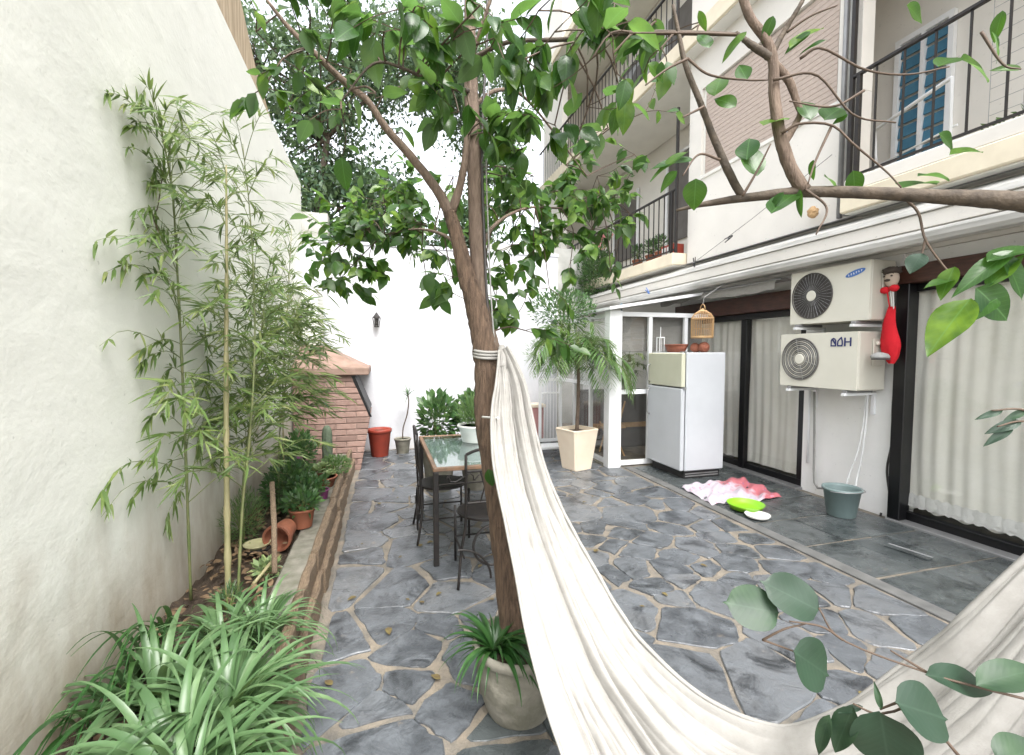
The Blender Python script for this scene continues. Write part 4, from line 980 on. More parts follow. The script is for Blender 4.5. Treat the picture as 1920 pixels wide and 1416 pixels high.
# ================================================================ PLANT BUILDERS
def attach_point(nodes, c): return min(nodes, key=lambda q: (Vector(q) - c).length)
def foliage(tree, nodes, clusters, lm, tpl, stuffmat, n_obj, droop=.5, twm='twig', rseed=11, stuffname='foliage'):
    """clusters: (centre, (rx,ry,rz), leaves, leaf length). Twigs run from the nearest branch to each cluster; leaves sit on the twigs"""
    r = random.Random(rseed); tw = MB(); allm = []
    for c, rad, n, ls in clusters:
        c = Vector(c); a = Vector(attach_point(nodes, c)); L = (c - a).length
        if L > .05:
            mid = a.lerp(c, .5) + Vector((r.uniform(-1, 1), r.uniform(-1, 1), r.uniform(.2, 1))) * L * .12
            tw.tube(cat_rom([a, mid, c], 7), [.003 + .004 * min(1, L) * (1 - i / 6) for i in range(7)], 5, False)
        k = max(2, n // 6); left = n
        for q in range(k):
            e = c + Vector((r.gauss(0, .5) * rad[0], r.gauss(0, .5) * rad[1], r.gauss(0, .5) * rad[2]))
            md = c.lerp(e, .5) + rv(r) * .02; pts = cat_rom([c, md, e], 5)
            tw.tube(pts, [.0026, .0023, .002, .0016, .0012], 4, False)
            m_ = left // (k - q); left -= m_
            for i in range(m_):
                t = .3 + .7 * (i + 1) / m_; p = Vector(pts[min(4, int(t * 4))]).lerp(Vector(pts[min(4, int(t * 4) + 1)]), t * 4 % 1)
                out = (e - c); out = out.normalized() if out.length > 1e-3 else rv(r)
                d = out * .6 + rv(r) * .75 + Vector((0, 0, -droop * r.uniform(.4, 1.6)))
                nn = Vector((0, 0, 1)) + rv(r) * .75 + Vector((0, -.35, 0))
                allm.append(((p - CAM).length / ls, orient(p, d, nn, ls * r.uniform(.65, 1.2))))
    allm.sort(key=lambda x: x[0])
    for _, m_ in allm[:n_obj]: inst('leaf', r.choice(lm), m_, tree)
    rest = [m_ for _, m_ in allm[n_obj:]]
    if rest: batch(stuffname, tpl[0], tpl[1], rest, stuffmat, tree)
    if tw.f: put('twigs', tw, twm, tree, kind='stuff')
def branch(tree, name, pts, rad, m='bark_pale', n=10, wob=.14, samples=30):
    pp = cat_rom(pts, samples); rr = [np.interp(i / (samples - 1), np.linspace(0, 1, len(rad)), rad) for i in range(samples)]
    put(name, MB().tube(pp, rr, n, True, wob), m, tree, smooth=True); return [Vector(x) for x in pp]
simple_leaf = leaf_geo(lambda t: ovate(t, .30), .12, .2, 4)
tiny_leaf = ([(-.0, 0, 0), (.25, .45, .04), (0, 1, -.08), (-.25, .45, .04), (0, .5, -.02)], [(0, 1, 4), (1, 2, 4), (2, 3, 4), (3, 0, 4)])

# ================================================================ POTTED TREE (centre)
tb = P(962, 1228, 2.1)
TP = thing('cement_pot', 'round cement pot with raised wavy pattern holding the tree', 'pot', (tb.x, tb.y, .008))
pb_ = Vector((tb.x + .015, tb.y - .04, .006)); pr = .172
vs = []; n = 64; prof = [(.118, 0), (.13, .004), (.158, .10), (.170, .20), (.176, .275), (.186, .282), (.190, .305), (.182, .318), (.168, .318), (.158, .285)]
prof = [(r_ * 1.1, h) for r_, h in prof]; smp = cat_rom(prof, 44)
for r_, h in smp:
    for j in range(n):
        a = 2 * math.pi * j / n
        rel = .011 * max(0, math.sin(a * 5 + 1)) * math.exp(-((h - .15) / .05) ** 2) * (.6 + .4 * math.sin(a * 15)) + .010 * math.exp(-((h - .17 - .03 * math.sin(a * 5 + 2.2)) / .012) ** 2)
        vs.append((pb_.x + (r_ + rel) * math.cos(a), pb_.y + (r_ + rel) * math.sin(a), pb_.z + h))
put('body', MB().add(vs, [(i * n + j, i * n + (j + 1) % n, (i + 1) * n + (j + 1) % n, (i + 1) * n + j) for i in range(43) for j in range(n)] + [tuple(range(n))[::-1]]), 'stone_pot', TP, smooth=True)
sz = .29; put('soil', MB().lathe([(.168, -.03), (.174, 0)], (pb_.x, pb_.y, sz), 32), 'soil', TP)
lf = lmesh(lambda t: ovate(t, .33), M['yellow_leaf'], 1, curl=.1, fold=.3, seg=6)[0]
fl = P(944, 1215, 2.02); o = bpy.data.objects.new('fallen_leaf', lf); col.objects.link(o); o.matrix_world = orient((tb.x - .03, tb.y - .07, sz + .006), (.2, .3, .9), (0, -1, .3), .06); ORG[o.name] = Vector()
tagit(o, 'fallen yellow green leaf on the soil of the cement pot', 'leaf')
TR = thing('potted_tree', 'tall forked tree growing from the cement pot in the middle of the courtyard', 'tree', (tb.x, tb.y, sz))
base0 = Vector((tb.x, tb.y, sz - .02))
tp = [base0] + [P(u, v, d) for u, v, d in ((958, 1160, 2.11), (948, 1060, 2.13), (935, 960, 2.15), (922, 860, 2.17), (912, 770, 2.18), (915, 700, 2.18), (906, 640, 2.18), (893, 575, 2.17), (879, 530, 2.16), (866, 480, 2.16), (853, 430, 2.16), (842, 398, 2.16))]
nodes = branch(TR, 'trunk', tp, [.066, .058, .054, .052, .054, .056, .062, .056, .05, .043, .036, .031, .03], 'bark', 16, .16, 90)
st2 = branch(TR, 'second_stem', [P(u, v, d) for u, v, d in ((925, 660, 2.20), (908, 600, 2.20), (898, 520, 2.19), (893, 430, 2.19), (890, 330, 2.19), (886, 220, 2.19), (882, 110, 2.19), (880, -40, 2.2))], [.04, .036, .035, .036, .036, .033, .03, .024], 'bark_pale', 14, .10, 60)
b1 = branch(TR, 'branch', [P(u, v, d) for u, v, d in ((845, 405, 2.16), (820, 358, 2.14), (780, 305, 2.1), (722, 238, 2.05), (690, 190, 2.02), (648, 155, 2.0), (600, 110, 1.95), (540, 50, 1.9), (500, 0, 1.85))], [.027, .023, .020, .017, .014, .015, .013, .009, .006], 'bark_pale')
b2 = branch(TR, 'branch', [P(u, v, d) for u, v, d in ((846, 400, 2.16), (862, 350, 2.15), (873, 290, 2.13), (878, 220, 2.12), (876, 150, 2.1), (900, 60, 2.0), (930, -30, 1.95))], [.022, .019, .016, .014, .012, .009, .006], 'bark_pale')
b3 = branch(TR, 'branch', [P(u, v, d) for u, v, d in ((888, 200, 2.19), (930, 170, 2.3), (980, 180, 2.5), (1040, 250, 2.8), (1100, 330, 3.0))], [.012, .010, .008, .006, .004], 'bark_pale', 7)
b4 = branch(TR, 'branch', [P(u, v, d) for u, v, d in ((884, 110, 2.19), (950, 80, 2.1), (1040, 75, 1.9), (1110, 70, 1.75), (1180, 62, 1.6), (1290, 62, 1.5), (1380, 65, 1.45))], [.011, .010, .009, .008, .008, .008, .006], 'bark_dark', 7)
b5 = branch(TR, 'branch', [P(u, v, d) for u, v, d in ((870, 470, 2.16), (830, 440, 2.5), (780, 430, 2.9), (720, 440, 3.2))], [.012, .009, .007, .004], 'bark_pale', 7)
b6 = branch(TR, 'branch', [P(u, v, d) for u, v, d in ((895, 480, 2.2), (930, 420, 2.5), (990, 390, 2.9), (1060, 390, 3.2), (1150, 380, 3.4))], [.013, .010, .008, .006, .004], 'bark_pale', 7)
b7 = branch(TR, 'branch', [P(u, v, d) for u, v, d in ((878, 170, 2.1), (820, 160, 1.9), (760, 130, 1.75), (700, 120, 1.7), (640, 190, 1.65))], [.010, .008, .006, .005, .003], 'bark_dark', 7)
allb = nodes[40:] + st2 + b1 + b2 + b3 + b4 + b5 + b6 + b7
cl = []
big = [(640, 205, 1.55, 3, .13), (705, 175, 1.6, 3, .12), (560, 50, 1.8, 9, .10), (530, 110, 1.85, 9, .10), (495, 165, 1.9, 6, .11), (620, 60, 1.8, 9, .11), (690, 60, 1.8, 10, .12), (760, 60, 1.7, 10, .13), (820, 60, 1.7, 10, .13), (820, 160, 1.9, 8, .12), (870, 60, 1.7, 10, .13),
       (930, 70, 1.7, 12, .13), (985, 110, 1.6, 10, .13), (1040, 60, 1.6, 10, .13), (1100, 45, 1.6, 10, .13), (1110, 110, 1.5, 3, .16), (1150, 100, 1.5, 2, .16), (970, 210, 2.0, 12, .13), (1040, 235, 1.9, 6, .14), (1080, 265, 1.9, 4, .13), (930, 250, 2.1, 9, .13), (900, 230, 1.95, 5, .15), (860, 210, 2.0, 8, .13), (720, 60, 1.6, 4, .16), (940, 330, 2.2, 8, .12), (1000, 330, 2.3, 10, .11), (1180, 40, 1.6, 6, .12), (1240, 90, 1.5, 3, .10), (1320, 40, 1.5, 4, .11), (755, 250, 2.2, 4, .11), (790, 200, 2.1, 4, .1),
       (660, 130, 2.0, 6, .10), (600, 160, 2.2, 8, .09), (580, 20, 1.7, 6, .12), (1010, 20, 1.6, 8, .13), (900, 10, 1.6, 8, .13), (780, 10, 1.6, 8, .13)]
for u, v, d, n, s in big: cl.append((P(u, v, d), (.18, .24, .13), int(n * (1 if n < 5 else 1.7)), s * .86))
for u, v, d, n, s_ in ((1100, 200, 2.0, 7, .11), (1140, 240, 2.2, 8, .10), (1190, 290, 3.0, 10, .10), (1160, 160, 1.9, 6, .11), (1210, 210, 2.6, 6, .10), (980, 280, 2.1, 9, .12), (760, 160, 2.0, 8, .11), (600, 230, 2.3, 8, .10), (540, 200, 2.2, 6, .10), (1230, 40, 1.6, 8, .11), (1150, 20, 1.6, 8, .12), (480, 60, 1.9, 7, .1)): cl.append((P(u, v, d), (.2, .22, .14), n, s_))
r3 = random.Random(5)
for u, v, d, n in ((640, 460, 3.2, 46), (690, 430, 3.1, 50), (740, 440, 3.2, 50), (790, 420, 3.0, 50), (820, 470, 3.0, 26), (660, 400, 3.4, 40), (720, 380, 3.2, 40), (770, 370, 3.1, 36), (640, 520, 3.3, 34), (690, 500, 3.2, 36), (620, 480, 3.5, 30), (850, 520, 2.6, 14), (870, 560, 2.4, 14), (800, 525, 2.9, 8),
                   (950, 400, 2.9, 40), (1000, 380, 3.1, 46), (1050, 360, 3.2, 46), (1100, 370, 3.3, 46), (1150, 370, 3.4, 40), (1180, 400, 3.4, 26), (960, 460, 3.0, 34), (1010, 450, 3.1, 40), (1060, 430, 3.2, 40), (1110, 430, 3.3, 36), (1160, 450, 3.4, 14), (1000, 500, 3.1, 16), (1070, 490, 3.2, 14), (950, 330, 2.8, 26), (1060, 310, 3.2, 24), (1120, 330, 3.3, 20), (930, 560, 2.7, 16), (970, 590, 2.6, 18), (985, 620, 2.6, 12), (850, 330, 2.6, 14), (900, 380, 2.5, 16), (1145, 510, 3.4, 7), (1030, 540, 3.1, 7)):
    cl.append((P(u, v, d), (.27, .32, .20), int(n * 1.45), .105))
LMT = lmesh(lambda t: ovate(t, .31), LA, 7, curl=.2, fold=.25, seg=8, cross=2, wav=.02)
foliage(TR, allb, cl, LMT, simple_leaf, LAS, 300, .55)
inst('leaf', LMT[0], orient(P(915, 880, 2.05), P(925, 915, 2.05) - P(915, 880, 2.05), (-.2, -1, .3), .085), TR)
# cables along the stem
for k, (off, lb) in enumerate(((20, 'black cable strapped along the right side of the second stem'), (28, 'thin grey cord hanging beside the second tree stem'))):
    pts = [P(u + off, v, 2.17) for u, v in ((900, 655), (893, 560), (888, 440), (884, 320), (886, 200), (892, 100), (894, -20))]
    put('cable', MB().tube(cat_rom(pts, 40), .007 - .003 * k, 6), 'cable' if k == 0 else 'pipe', org=tuple(tb), smooth=True, label=lb, cat='cable')
# strap plant in the same pot
tuft('strap_plant', 'dark green strap leaved plant in the cement pot left of the trunk', 'plant', (tb.x - .10, tb.y - .05, sz), 80, .30, .026, LDST, .75, 8, .75, arcmeshes(.040, (1.3, 2.4), LDST, 8))

# ================================================================ HAMMOCK
FE = [(950, 650, 2.06), (985, 715, 2.02), (1003, 790, 1.98), (1020, 860, 1.95), (1043, 930, 1.9), (1075, 1000, 1.85), (1110, 1060, 1.8), (1160, 1140, 1.72), (1215, 1210, 1.62), (1330, 1310, 1.5), (1450, 1352, 1.4), (1560, 1315, 1.3), (1700, 1222, 1.22), (1800, 1145, 1.15), (1915, 1045, 1.1), (2050, 930, 1.05), (2250, 770, 1.0)]
NE = [(936, 655, 2.03), (932, 720, 1.96), (926, 780, 1.92), (928, 850, 1.87), (936, 920, 1.82), (950, 1000, 1.75), (968, 1090, 1.67), (988, 1180, 1.59), (1018, 1290, 1.49), (1052, 1400, 1.4), (1090, 1520, 1.28), (1200, 1700, 1.12), (1500, 1850, .95), (1800, 1800, .85), (2050, 1550, .82), (2300, 1200, .82), (2500, 880, .86)]
HT, HS = 330, 240
fe = np.array(cat_rom([P(*q) for q in FE], HT)); ne = np.array(cat_rom([P(*q) for q in NE], HT))
rr_ = random.Random(21); pl = [(rr_.uniform(0, 6.28), rr_.uniform(-1, 1), rr_.uniform(2, 7)) for _ in range(6)]
vs = np.zeros((HT, HS, 3))
def ridge(x): return 1 - np.abs(np.sin(x)) ** .62
S_ = np.linspace(0, 1, HS)
for i in range(HT):
    t = i / (HT - 1); wdt = np.linalg.norm(fe[i] - ne[i]); tang = fe[min(i + 1, HT - 1)] - fe[max(i - 1, 0)]; tang /= np.linalg.norm(tang)
    ac = (fe[i] - ne[i]) / max(wdt, 1e-6); nrm = np.cross(tang, ac); nrm /= np.linalg.norm(nrm)
    if (nrm @ np.array(list(FW)) > 0) if i == 0 else (nrm @ pn_ < 0): nrm = -nrm
    if i: nrm = nrm * .25 + pn_ * .75; nrm /= np.linalg.norm(nrm)
    pn_ = nrm
    ss = S_ + .035 * np.sin(S_ * 6.28 + t * 5) * (1 - (2 * S_ - 1) ** 2)
    base_ = ne[i][None] * (1 - S_[:, None]) + fe[i][None] * S_[:, None]
    belly = .22 * math.sin(math.pi * min(1, max(0, (t - .12) / .88))) * wdt * 1.1
    base_ = base_ + np.array([0, 0, -1])[None] * (np.sin(math.pi * S_) * belly)[:, None] * .55
    g_ = max(0, 1 - t / .17)                                   # gathering near the knot
    drift = .5 * math.sin(t * 3.1) + .3 * math.sin(t * 7.3 + 1)
    h = (-1.0 * ridge(math.pi * 3.2 * ss + drift * 1.3 + .4) * (1 + .6 * np.sin(S_ * 9 + 2 + t * 3))
         - .42 * ridge(math.pi * 7 * ss + drift * 2.1 + 1.7 + .7 * math.sin(t * 11)) * (.6 + .5 * np.sin(S_ * 14 + t * 9))
         - .09 * ridge(math.pi * 17 * ss + drift * 3.5 + 1.2 * math.sin(t * 17 + 1)))
    amp = (.014 + .105 * min(wdt, .6) + .012 * g_) * (.75 + .25 * math.sin(t * 13))
    wr = .0022 * np.sin(t * 70 + 8 * np.sin(S_ * 11 + t * 6)) * np.sin(S_ * 17 + t * 23) * (1 - .5 * g_)
    vs[i] = base_ + nrm[None] * (h * amp + wr)[:, None] + ac[None] * (.012 * np.sin(t * 18 + 2) * (np.abs(2 * S_ - 1) ** 6) * .5)[:, None]
hm = thing('hammock', 'long creamy white cloth hammock tied to the tree and sagging towards the right', 'hammock', tuple(P(944, 650, 2.08)))
fs = [(i * HS + j, i * HS + j + 1, (i + 1) * HS + j + 1, (i + 1) * HS + j) for i in range(HT - 1) for j in range(HS - 1)]
hb_ = MB(); hb_.v = [tuple(x) for x in vs.reshape(-1, 3)]; hb_.f = fs
put('cloth', hb_, 'hammock', hm, smooth=True)
hemr = MB().tube([tuple(vs[i, -1]) for i in range(0, HT, 3)], .008, 6); put('hem', hemr, 'hammock', hm, smooth=True)
hemr = MB().tube([tuple(vs[i, 0]) for i in range(0, HT, 3)], .006, 6); put('hem', hemr, 'hammock', hm, smooth=True)
k1 = P(915, 668, 2.18); rp = MB()
for q in range(3):
    rp.tube([(k1.x + .067 * math.cos(a), k1.y + .067 * math.sin(a), k1.z + q * .014 + .01 * math.sin(a)) for a in [2 * math.pi * i / 24 for i in range(25)]], .007, 6)
rp.tube([(k1.x + .05, k1.y - .05, k1.z), P(941, 652, 2.09), P(943, 690, 2.02)], [.01, .016, .02], 8)
put('rope', rp, 'hammock', hm, smooth=True)
tie = MB().tube([P(905, 782, 2.1), P(922, 783, 1.98), P(934, 784, 1.9)], .005, 6); put('tie', tie, 'white_plastic', hm)
rp = MB().tube([tuple(vs[-1, HS // 2]), (2.55, .25, 1.75), (4.6, -.4, 2.4)], .012, 8); put('rope', rp, 'hammock', hm, smooth=True)

# ================================================================ BRANCH FROM THE RIGHT
OB = thing('overhanging_branch', 'thick brown branch reaching in from the right with bare forks and broad leaves', 'branch', tuple(P(1920, 378, 1.15)))
m1 = branch(OB, 'limb', [P(u, v, d) for u, v, d in ((2150, 400, 1.05), (2000, 388, 1.1), (1900, 377, 1.15), (1780, 370, 1.2), (1650, 363, 1.25), (1510, 360, 1.3), (1390, 372, 1.35), (1310, 385, 1.38), (1268, 395, 1.4))], [.030, .026, .024, .019, .016, .0155, .012, .007, .004], 'bark_dark', 12, .12, 60)
m2 = branch(OB, 'fork', [P(u, v, d) for u, v, d in ((1507, 358, 1.3), (1480, 310, 1.3), (1462, 250, 1.3), (1452, 180, 1.3), (1450, 120, 1.3), (1440, 80, 1.3), (1405, 30, 1.3), (1385, -30, 1.3))], [.020, .018, .0165, .015, .014, .013, .012, .012], 'bark_pale', 10)
m3 = branch(OB, 'fork', [P(u, v, d) for u, v, d in ((1392, 370, 1.35), (1365, 320, 1.35), (1335, 250, 1.35), (1312, 190, 1.35), (1285, 120, 1.35), (1272, 60, 1.35), (1262, 10, 1.35))], [.012, .0115, .010, .009, .008, .006, .005], 'bark_dark', 9)
m4 = branch(OB, 'fork', [P(u, v, d) for u, v, d in ((1445, 105, 1.3), (1470, 60, 1.3), (1500, 10, 1.28), (1520, -30, 1.28))], [.010, .008, .006, .005], 'bark_dark', 8)
m5 = branch(OB, 'fork', [P(u, v, d) for u, v, d in ((1448, 110, 1.3), (1410, 85, 1.3), (1380, 62, 1.32))], [.012, .010, .006], 'bark_dark', 8)
m6 = branch(OB, 'fork', [P(u, v, d) for u, v, d in ((1452, 120, 1.3), (1478, 150, 1.3), (1495, 195, 1.3), (1500, 215, 1.3), (1482, 250, 1.3), (1462, 280, 1.3))], [.012, .011, .009, .008, .010, .012], 'bark_pale', 8)
tl_ = [((1466, 250), (1500, 232), (1560, 235), (1600, 270), (1660, 320), (1690, 352)), ((1290, 110), (1330, 140), (1400, 150), (1440, 150)), ((1500, 110), (1540, 90), (1620, 130), (1700, 140), (1780, 125)), ((1450, 150), (1530, 140), (1600, 215), (1680, 230)),
       ((1560, 235), (1530, 300), (1515, 345)), ((1350, 300), (1310, 290), (1280, 330)), ((1700, 375), (1722, 400), (1735, 450), (1770, 500), (1790, 520)), ((1735, 450), (1728, 480)), ((1392, 368), (1420, 320), (1445, 270)), ((1620, 170), (1560, 200), (1480, 190)),
       ((1510, 355), (1550, 390), (1530, 440)), ((1380, 65), (1300, 62), (1180, 62)), ((1475, 60), (1520, 30), (1570, 10)), ((1840, 60), (1880, 120), (1915, 130)), ((1290, 110), (1250, 130), (1210, 160)), ((1320, 200), (1280, 220))]
for t_ in tl_:
    pts = [P(u, v, 1.28 - .02 * k) for k, (u, v) in enumerate(t_)]
    put('twig', MB().tube(cat_rom(pts, 18), [.0042 - .0022 * i / 17 for i in range(18)], 5), 'twig', OB, smooth=True)
LMB = lmesh(lambda t: ovate(t, .30), LA, 5, curl=.16, fold=.22, seg=10, cross=2, wav=.015)
def pleaf(parent, u, v, u2, v2, d, d2=None, wd=1.0, nrm=None, meshes=None, tiltn=None):
    """leaf whose stalk end and tip are given"""
    a, b = P(u, v, d), P(u2, v2, d2 or d * 1.02); L = (b - a).length
    nn = Vector(nrm) if nrm else (CAM - a).normalized() * .7 + Vector((0, 0, .7)) + rv() * .25
    m_ = orient(a, b - a, nn, L, L * wd); return inst('leaf', rnd.choice(meshes or LMB), m_, parent)
for q in ((1420, 330, 1398, 258, .9), (1340, 180, 1352, 132, 1), (1400, 150, 1385, 118, 1), (1270, 320, 1235, 358, .9), (1305, 335, 1300, 395, 1.25), (1300, 300, 1220, 310, .6), (1290, 285, 1215, 330, .5), (1400, 300, 1404, 250, 1.1), (1445, 400, 1500, 345, .9), (1470, 360, 1440, 395, .9),
          (1430, 235, 1480, 215, 1.1), (1520, 225, 1505, 180, 1), (1545, 225, 1580, 195, 1.2), (1590, 215, 1560, 232, 1), (1525, 300, 1520, 340, .7), (1545, 330, 1575, 350, 1), (1500, 355, 1500, 410, .4), (1600, 320, 1605, 372, 1), (1690, 352, 1760, 330, 1.1), (1720, 330, 1785, 325, .5),
          (1760, 125, 1800, 100, 1), (1800, 110, 1870, 140, .9), (1860, 60, 1885, 110, .6), (1880, 20, 1860, 80, .7), (1700, 10, 1735, 40, 1), (1480, 90, 1545, 40, .5), (1520, 60, 1470, 95, .6), (1400, 60, 1350, 110, .6), (1310, 20, 1325, 60, .6), (1210, 95, 1200, 130, 1), (1215, 120, 1250, 150, 1), (1240, 115, 1235, 155, .8), (1760, 250, 1800, 280, .7), (1780, 290, 1850, 275, .5),
          (1380, 200, 1340, 178, 1), (1450, 30, 1430, 80, .8), (1550, 75, 1500, 95, .4), (1330, 90, 1310, 60, 1), (1915, 130, 1860, 125, .6)):
    pleaf(OB, *q[:4], 1.27, None, q[4] * 1.1)
LG = lmesh(lambda t: ovate(t, .30), LF, 3, curl=.12, fold=.2, seg=10, cross=2, wav=.02)
for u, v, u2, v2, wdt in ((1728, 475, 1705, 510, 1.5), (1790, 525, 1735, 530, .9), (1900, 470, 1790, 540, .5), (1850, 540, 1920, 470, .6), (1820, 560, 1735, 660, .9), (1830, 540, 1900, 600, 1.3), (1880, 480, 1930, 560, 1.0), (1790, 500, 1760, 560, .9), (1870, 560, 1795, 600, .9), (1850, 490, 1960, 450, .7)):
    pleaf(OB, u, v, u2, v2, 1.0, 1.0, wdt, None, LMB if wdt != 1.5 else LG)

# ================================================================ FOREGROUND TWIG, LOWER RIGHT
LR = lmesh(roundl, LF, 5, curl=.08, fold=.16, seg=12, cross=2, wav=.02)
def spray(label, twigs, leaves, meshes, loc, grp):
    t = thing('leafy_twig', label, 'twig', loc, grp)
    for tw in twigs: put('stem', MB().tube(cat_rom([P(*q) for q in tw], 20), [.0026 - .0010 * i / 19 for i in range(20)], 6), 'twig', t, smooth=True)
    for u, v, u2, v2, d, wd, mi in leaves: pleaf(t, u, v, u2, v2, d, d * 1.01, wd, (CAM - P(u, v, d)).normalized() + Vector((0, 0, .35)) + rv() * .12, meshes if mi else LG)
    return t
spray('long leafy twig hanging over the hammock with three separate round leaves', [((2000, 1330, .80), (1840, 1290, .82), (1740, 1262, .84), (1580, 1200, .86), (1535, 1140, .88)), ((1740, 1262, .84), (1670, 1220, .85)), ((1430, 1200, .9), (1490, 1222, .9)), ((1580, 1200, .86), (1540, 1175, .87), (1480, 1165, .88)), ((1430, 1200, .9), (1470, 1180, .885), (1510, 1170, .88))],
      [(1460, 1150, 1358, 1128, .9, .95, 1), (1535, 1145, 1428, 1088, .9, .8, 1), (1488, 1222, 1560, 1270, .88, 1.15, 1), (1735, 1265, 1880, 1290, .83, .62, 0), (1830, 1285, 1960, 1245, .8, .7, 0)], LR, tuple(P(1740, 1262, .84)), 'leafy twigs in the lower right corner')
spray('short leafy twig in the bottom right corner with round dark leaves', [((1800, 1420, .72), (1720, 1330, .75), (1672, 1335, .77), (1640, 1338, .77), (1600, 1320, .78)), ((1700, 1310, .75), (1650, 1330, .77))],
      [(1680, 1318, 1785, 1350, .74, .95, 1), (1650, 1335, 1670, 1450, .75, 1.05, 1), (1600, 1325, 1560, 1415, .78, .75, 0), (1555, 1340, 1530, 1420, .79, .5, 0), (1652, 1330, 1640, 1280, .76, .45, 0), (1618, 1325, 1570, 1335, .78, .5, 0), (1870, 1425, 1960, 1400, .7, .8, 1)], LR, tuple(P(1672, 1335, .76)), 'leafy twigs in the lower right corner')
spray('pale small leafed twig entering at the right edge before the curtain', [((1990, 790, .9), (1915, 768, .9), (1860, 770, .9)), ((1990, 800, .9), (1915, 790, .9), (1870, 800, .9))],
      [(1880, 770, 1830, 785, .9, .5, 0), (1915, 790, 1850, 810, .9, .6, 0), (1900, 800, 1845, 835, .9, .5, 0), (1925, 770, 1880, 790, .9, .6, 0)], LG, tuple(P(1915, 780, .9)), 'leafy twigs in the lower right corner')

# ================================================================ BAMBOO along the left wall
LBM = lmesh(lance, LBAM, 5, curl=.18, fold=.2, seg=6); LBD = lmesh(lance, LBAMD, 5, curl=.18, fold=.2, seg=6)
lance_t = leaf_geo(lance, .15, .2, 3)
def bamboo(label, path, r0, m, zs, n_br, brl, ll, lm, seed, wander=(0, 0, 0), nobj=300, rise=.5, sidebias=0, xs=.45):
    r = random.Random(seed); B0 = path[0]; t = thing('bamboo', label, 'bamboo', tuple(B0), 'bamboo stems along the plaster wall')
    N_ = 46; pp = cat_rom(path, N_); mb = MB(); rads = [r0 * (1 - .75 * (i / (N_ - 1)) ** 1.5) * (1.28 if i % 4 == 0 else 1) for i in range(N_)]
    mb.tube(pp, rads, 8); put('culm', mb, m, t, smooth=True)
    tw = MB(); al = []
    for k in range(n_br):
        s = zs[0] + (zs[1] - zs[0]) * (k + r.random()) / n_br; p = Vector(pp[min(N_ - 1, int(s * (N_ - 1)))])
        a = r.uniform(0, 6.28); sc_ = brl * r.uniform(.4, 1.1) * (1 - .35 * s)
        dv = Vector((math.cos(a) * xs + .12, math.sin(a) + sidebias, rise + r.uniform(-.2, .5))).normalized()
        e = p + dv * sc_; e.x = max(e.x, -1.13); e2 = e + Vector((dv.x, dv.y, -.35)) * sc_ * .35; e2.x = max(e2.x, -1.135)
        pts = cat_rom([p, p.lerp(e, .5) + Vector((0, 0, .03)), e, e2], 9); tw.tube(pts, [.0026 - .0017 * i / 8 for i in range(9)], 4, False)
        for q in range(2, 9):
            if r.random() < .28: continue
            c = Vector(pts[q]); nl = r.choice((2, 3, 3, 4))
            for i in range(nl):
                aa = r.uniform(-1, 1) * 1.1; f_ = Vector(pts[q]) - Vector(pts[q - 1]); f_.normalize()
                side = f_.cross(Vector((0, 0, 1))); side = side.normalized() if side.length > .1 else Vector((1, 0, 0))
                d = f_ * math.cos(aa) + side * math.sin(aa) + Vector((0, 0, r.uniform(-.4, .22))) + rv(r) * .15
                if c.x < -1.05: d.x = abs(d.x) * .3 + .05
                al.append(((c - CAM).length, orient(c, d, Vector((.3, -.4, .8)) + rv(r) * .5, ll * r.uniform(.6, 1.15))))
    al.sort(key=lambda x: x[0]); r.shuffle(al)
    for _, m_ in al[:nobj]: inst('leaf', r.choice(lm), m_, t)
    if al[nobj:]: batch('leaf_mass', lance_t[0], lance_t[1], [m_ for _, m_ in al[nobj:]], LBAMS, t)
    put('side_branches', tw, 'green_stem', t, kind='stuff'); return t
def wallc(p, x=-1.12): p = Vector(p); p.x = max(p.x, x); return p
d0 = 2.62
b0 = G(358, 1125, .17)
bamboo('slender green bamboo stem nearest the camera with narrow leaves and an arching tip', [b0] + [wallc(P(u, v, d)) for u, v, d in ((350, 900, 2.62), (342, 700, 2.62), (332, 500, 2.6), (322, 360, 2.58), (270, 250, 2.45), (182, 150, 2.3))], .0075, 'cane_green', (.14, .90), 84, .64, .135, LBM, 31, rise=.05, sidebias=-.45)
b0 = G(428, 1125, .17)
bamboo('thick tan bamboo cane with its top cut off', [b0] + [wallc(P(u, v, 2.68)) for u, v in ((425, 900), (424, 700), (425, 500), (424, 310))], .0165, 'cane', (.45, .99), 28, .40, .12, LBM, 32, nobj=260, rise=.25)
b0 = G(446, 1118, .17)
bamboo('bushy bamboo stem leaning right beside the tan cane', [b0] + [wallc(P(u, v, d)) for u, v, d in ((455, 950, 2.75), (470, 800, 2.8), (478, 620, 2.9), (470, 420, 3.0), (455, 270, 3.0))], .008, 'cane_green', (.25, .98), 52, .46, .125, LBM, 33, nobj=280, sidebias=.3, rise=.3)
bamboo('leafy green bamboo in the middle of the bed', [Vector((-.95, 3.45, .17)), Vector((-.93, 3.5, .7)), Vector((-.88, 3.55, 1.2)), Vector((-.82, 3.6, 1.7)), Vector((-.78, 3.7, 2.2))], .007, 'cane_green', (.3, .98), 80, .46, .15, LBM, 34, nobj=300, sidebias=.2, rise=.2, xs=.8)
bamboo('dark leafed bamboo farther along the bed, before the barbecue', [Vector((-.9, 4.4, .17)), Vector((-.88, 4.45, .9)), Vector((-.8, 4.5, 1.5)), Vector((-.72, 4.6, 2.1))], .007, 'cane_green', (.38, .98), 110, .5, .16, LBD, 35, nobj=240, rise=.2, xs=.9)
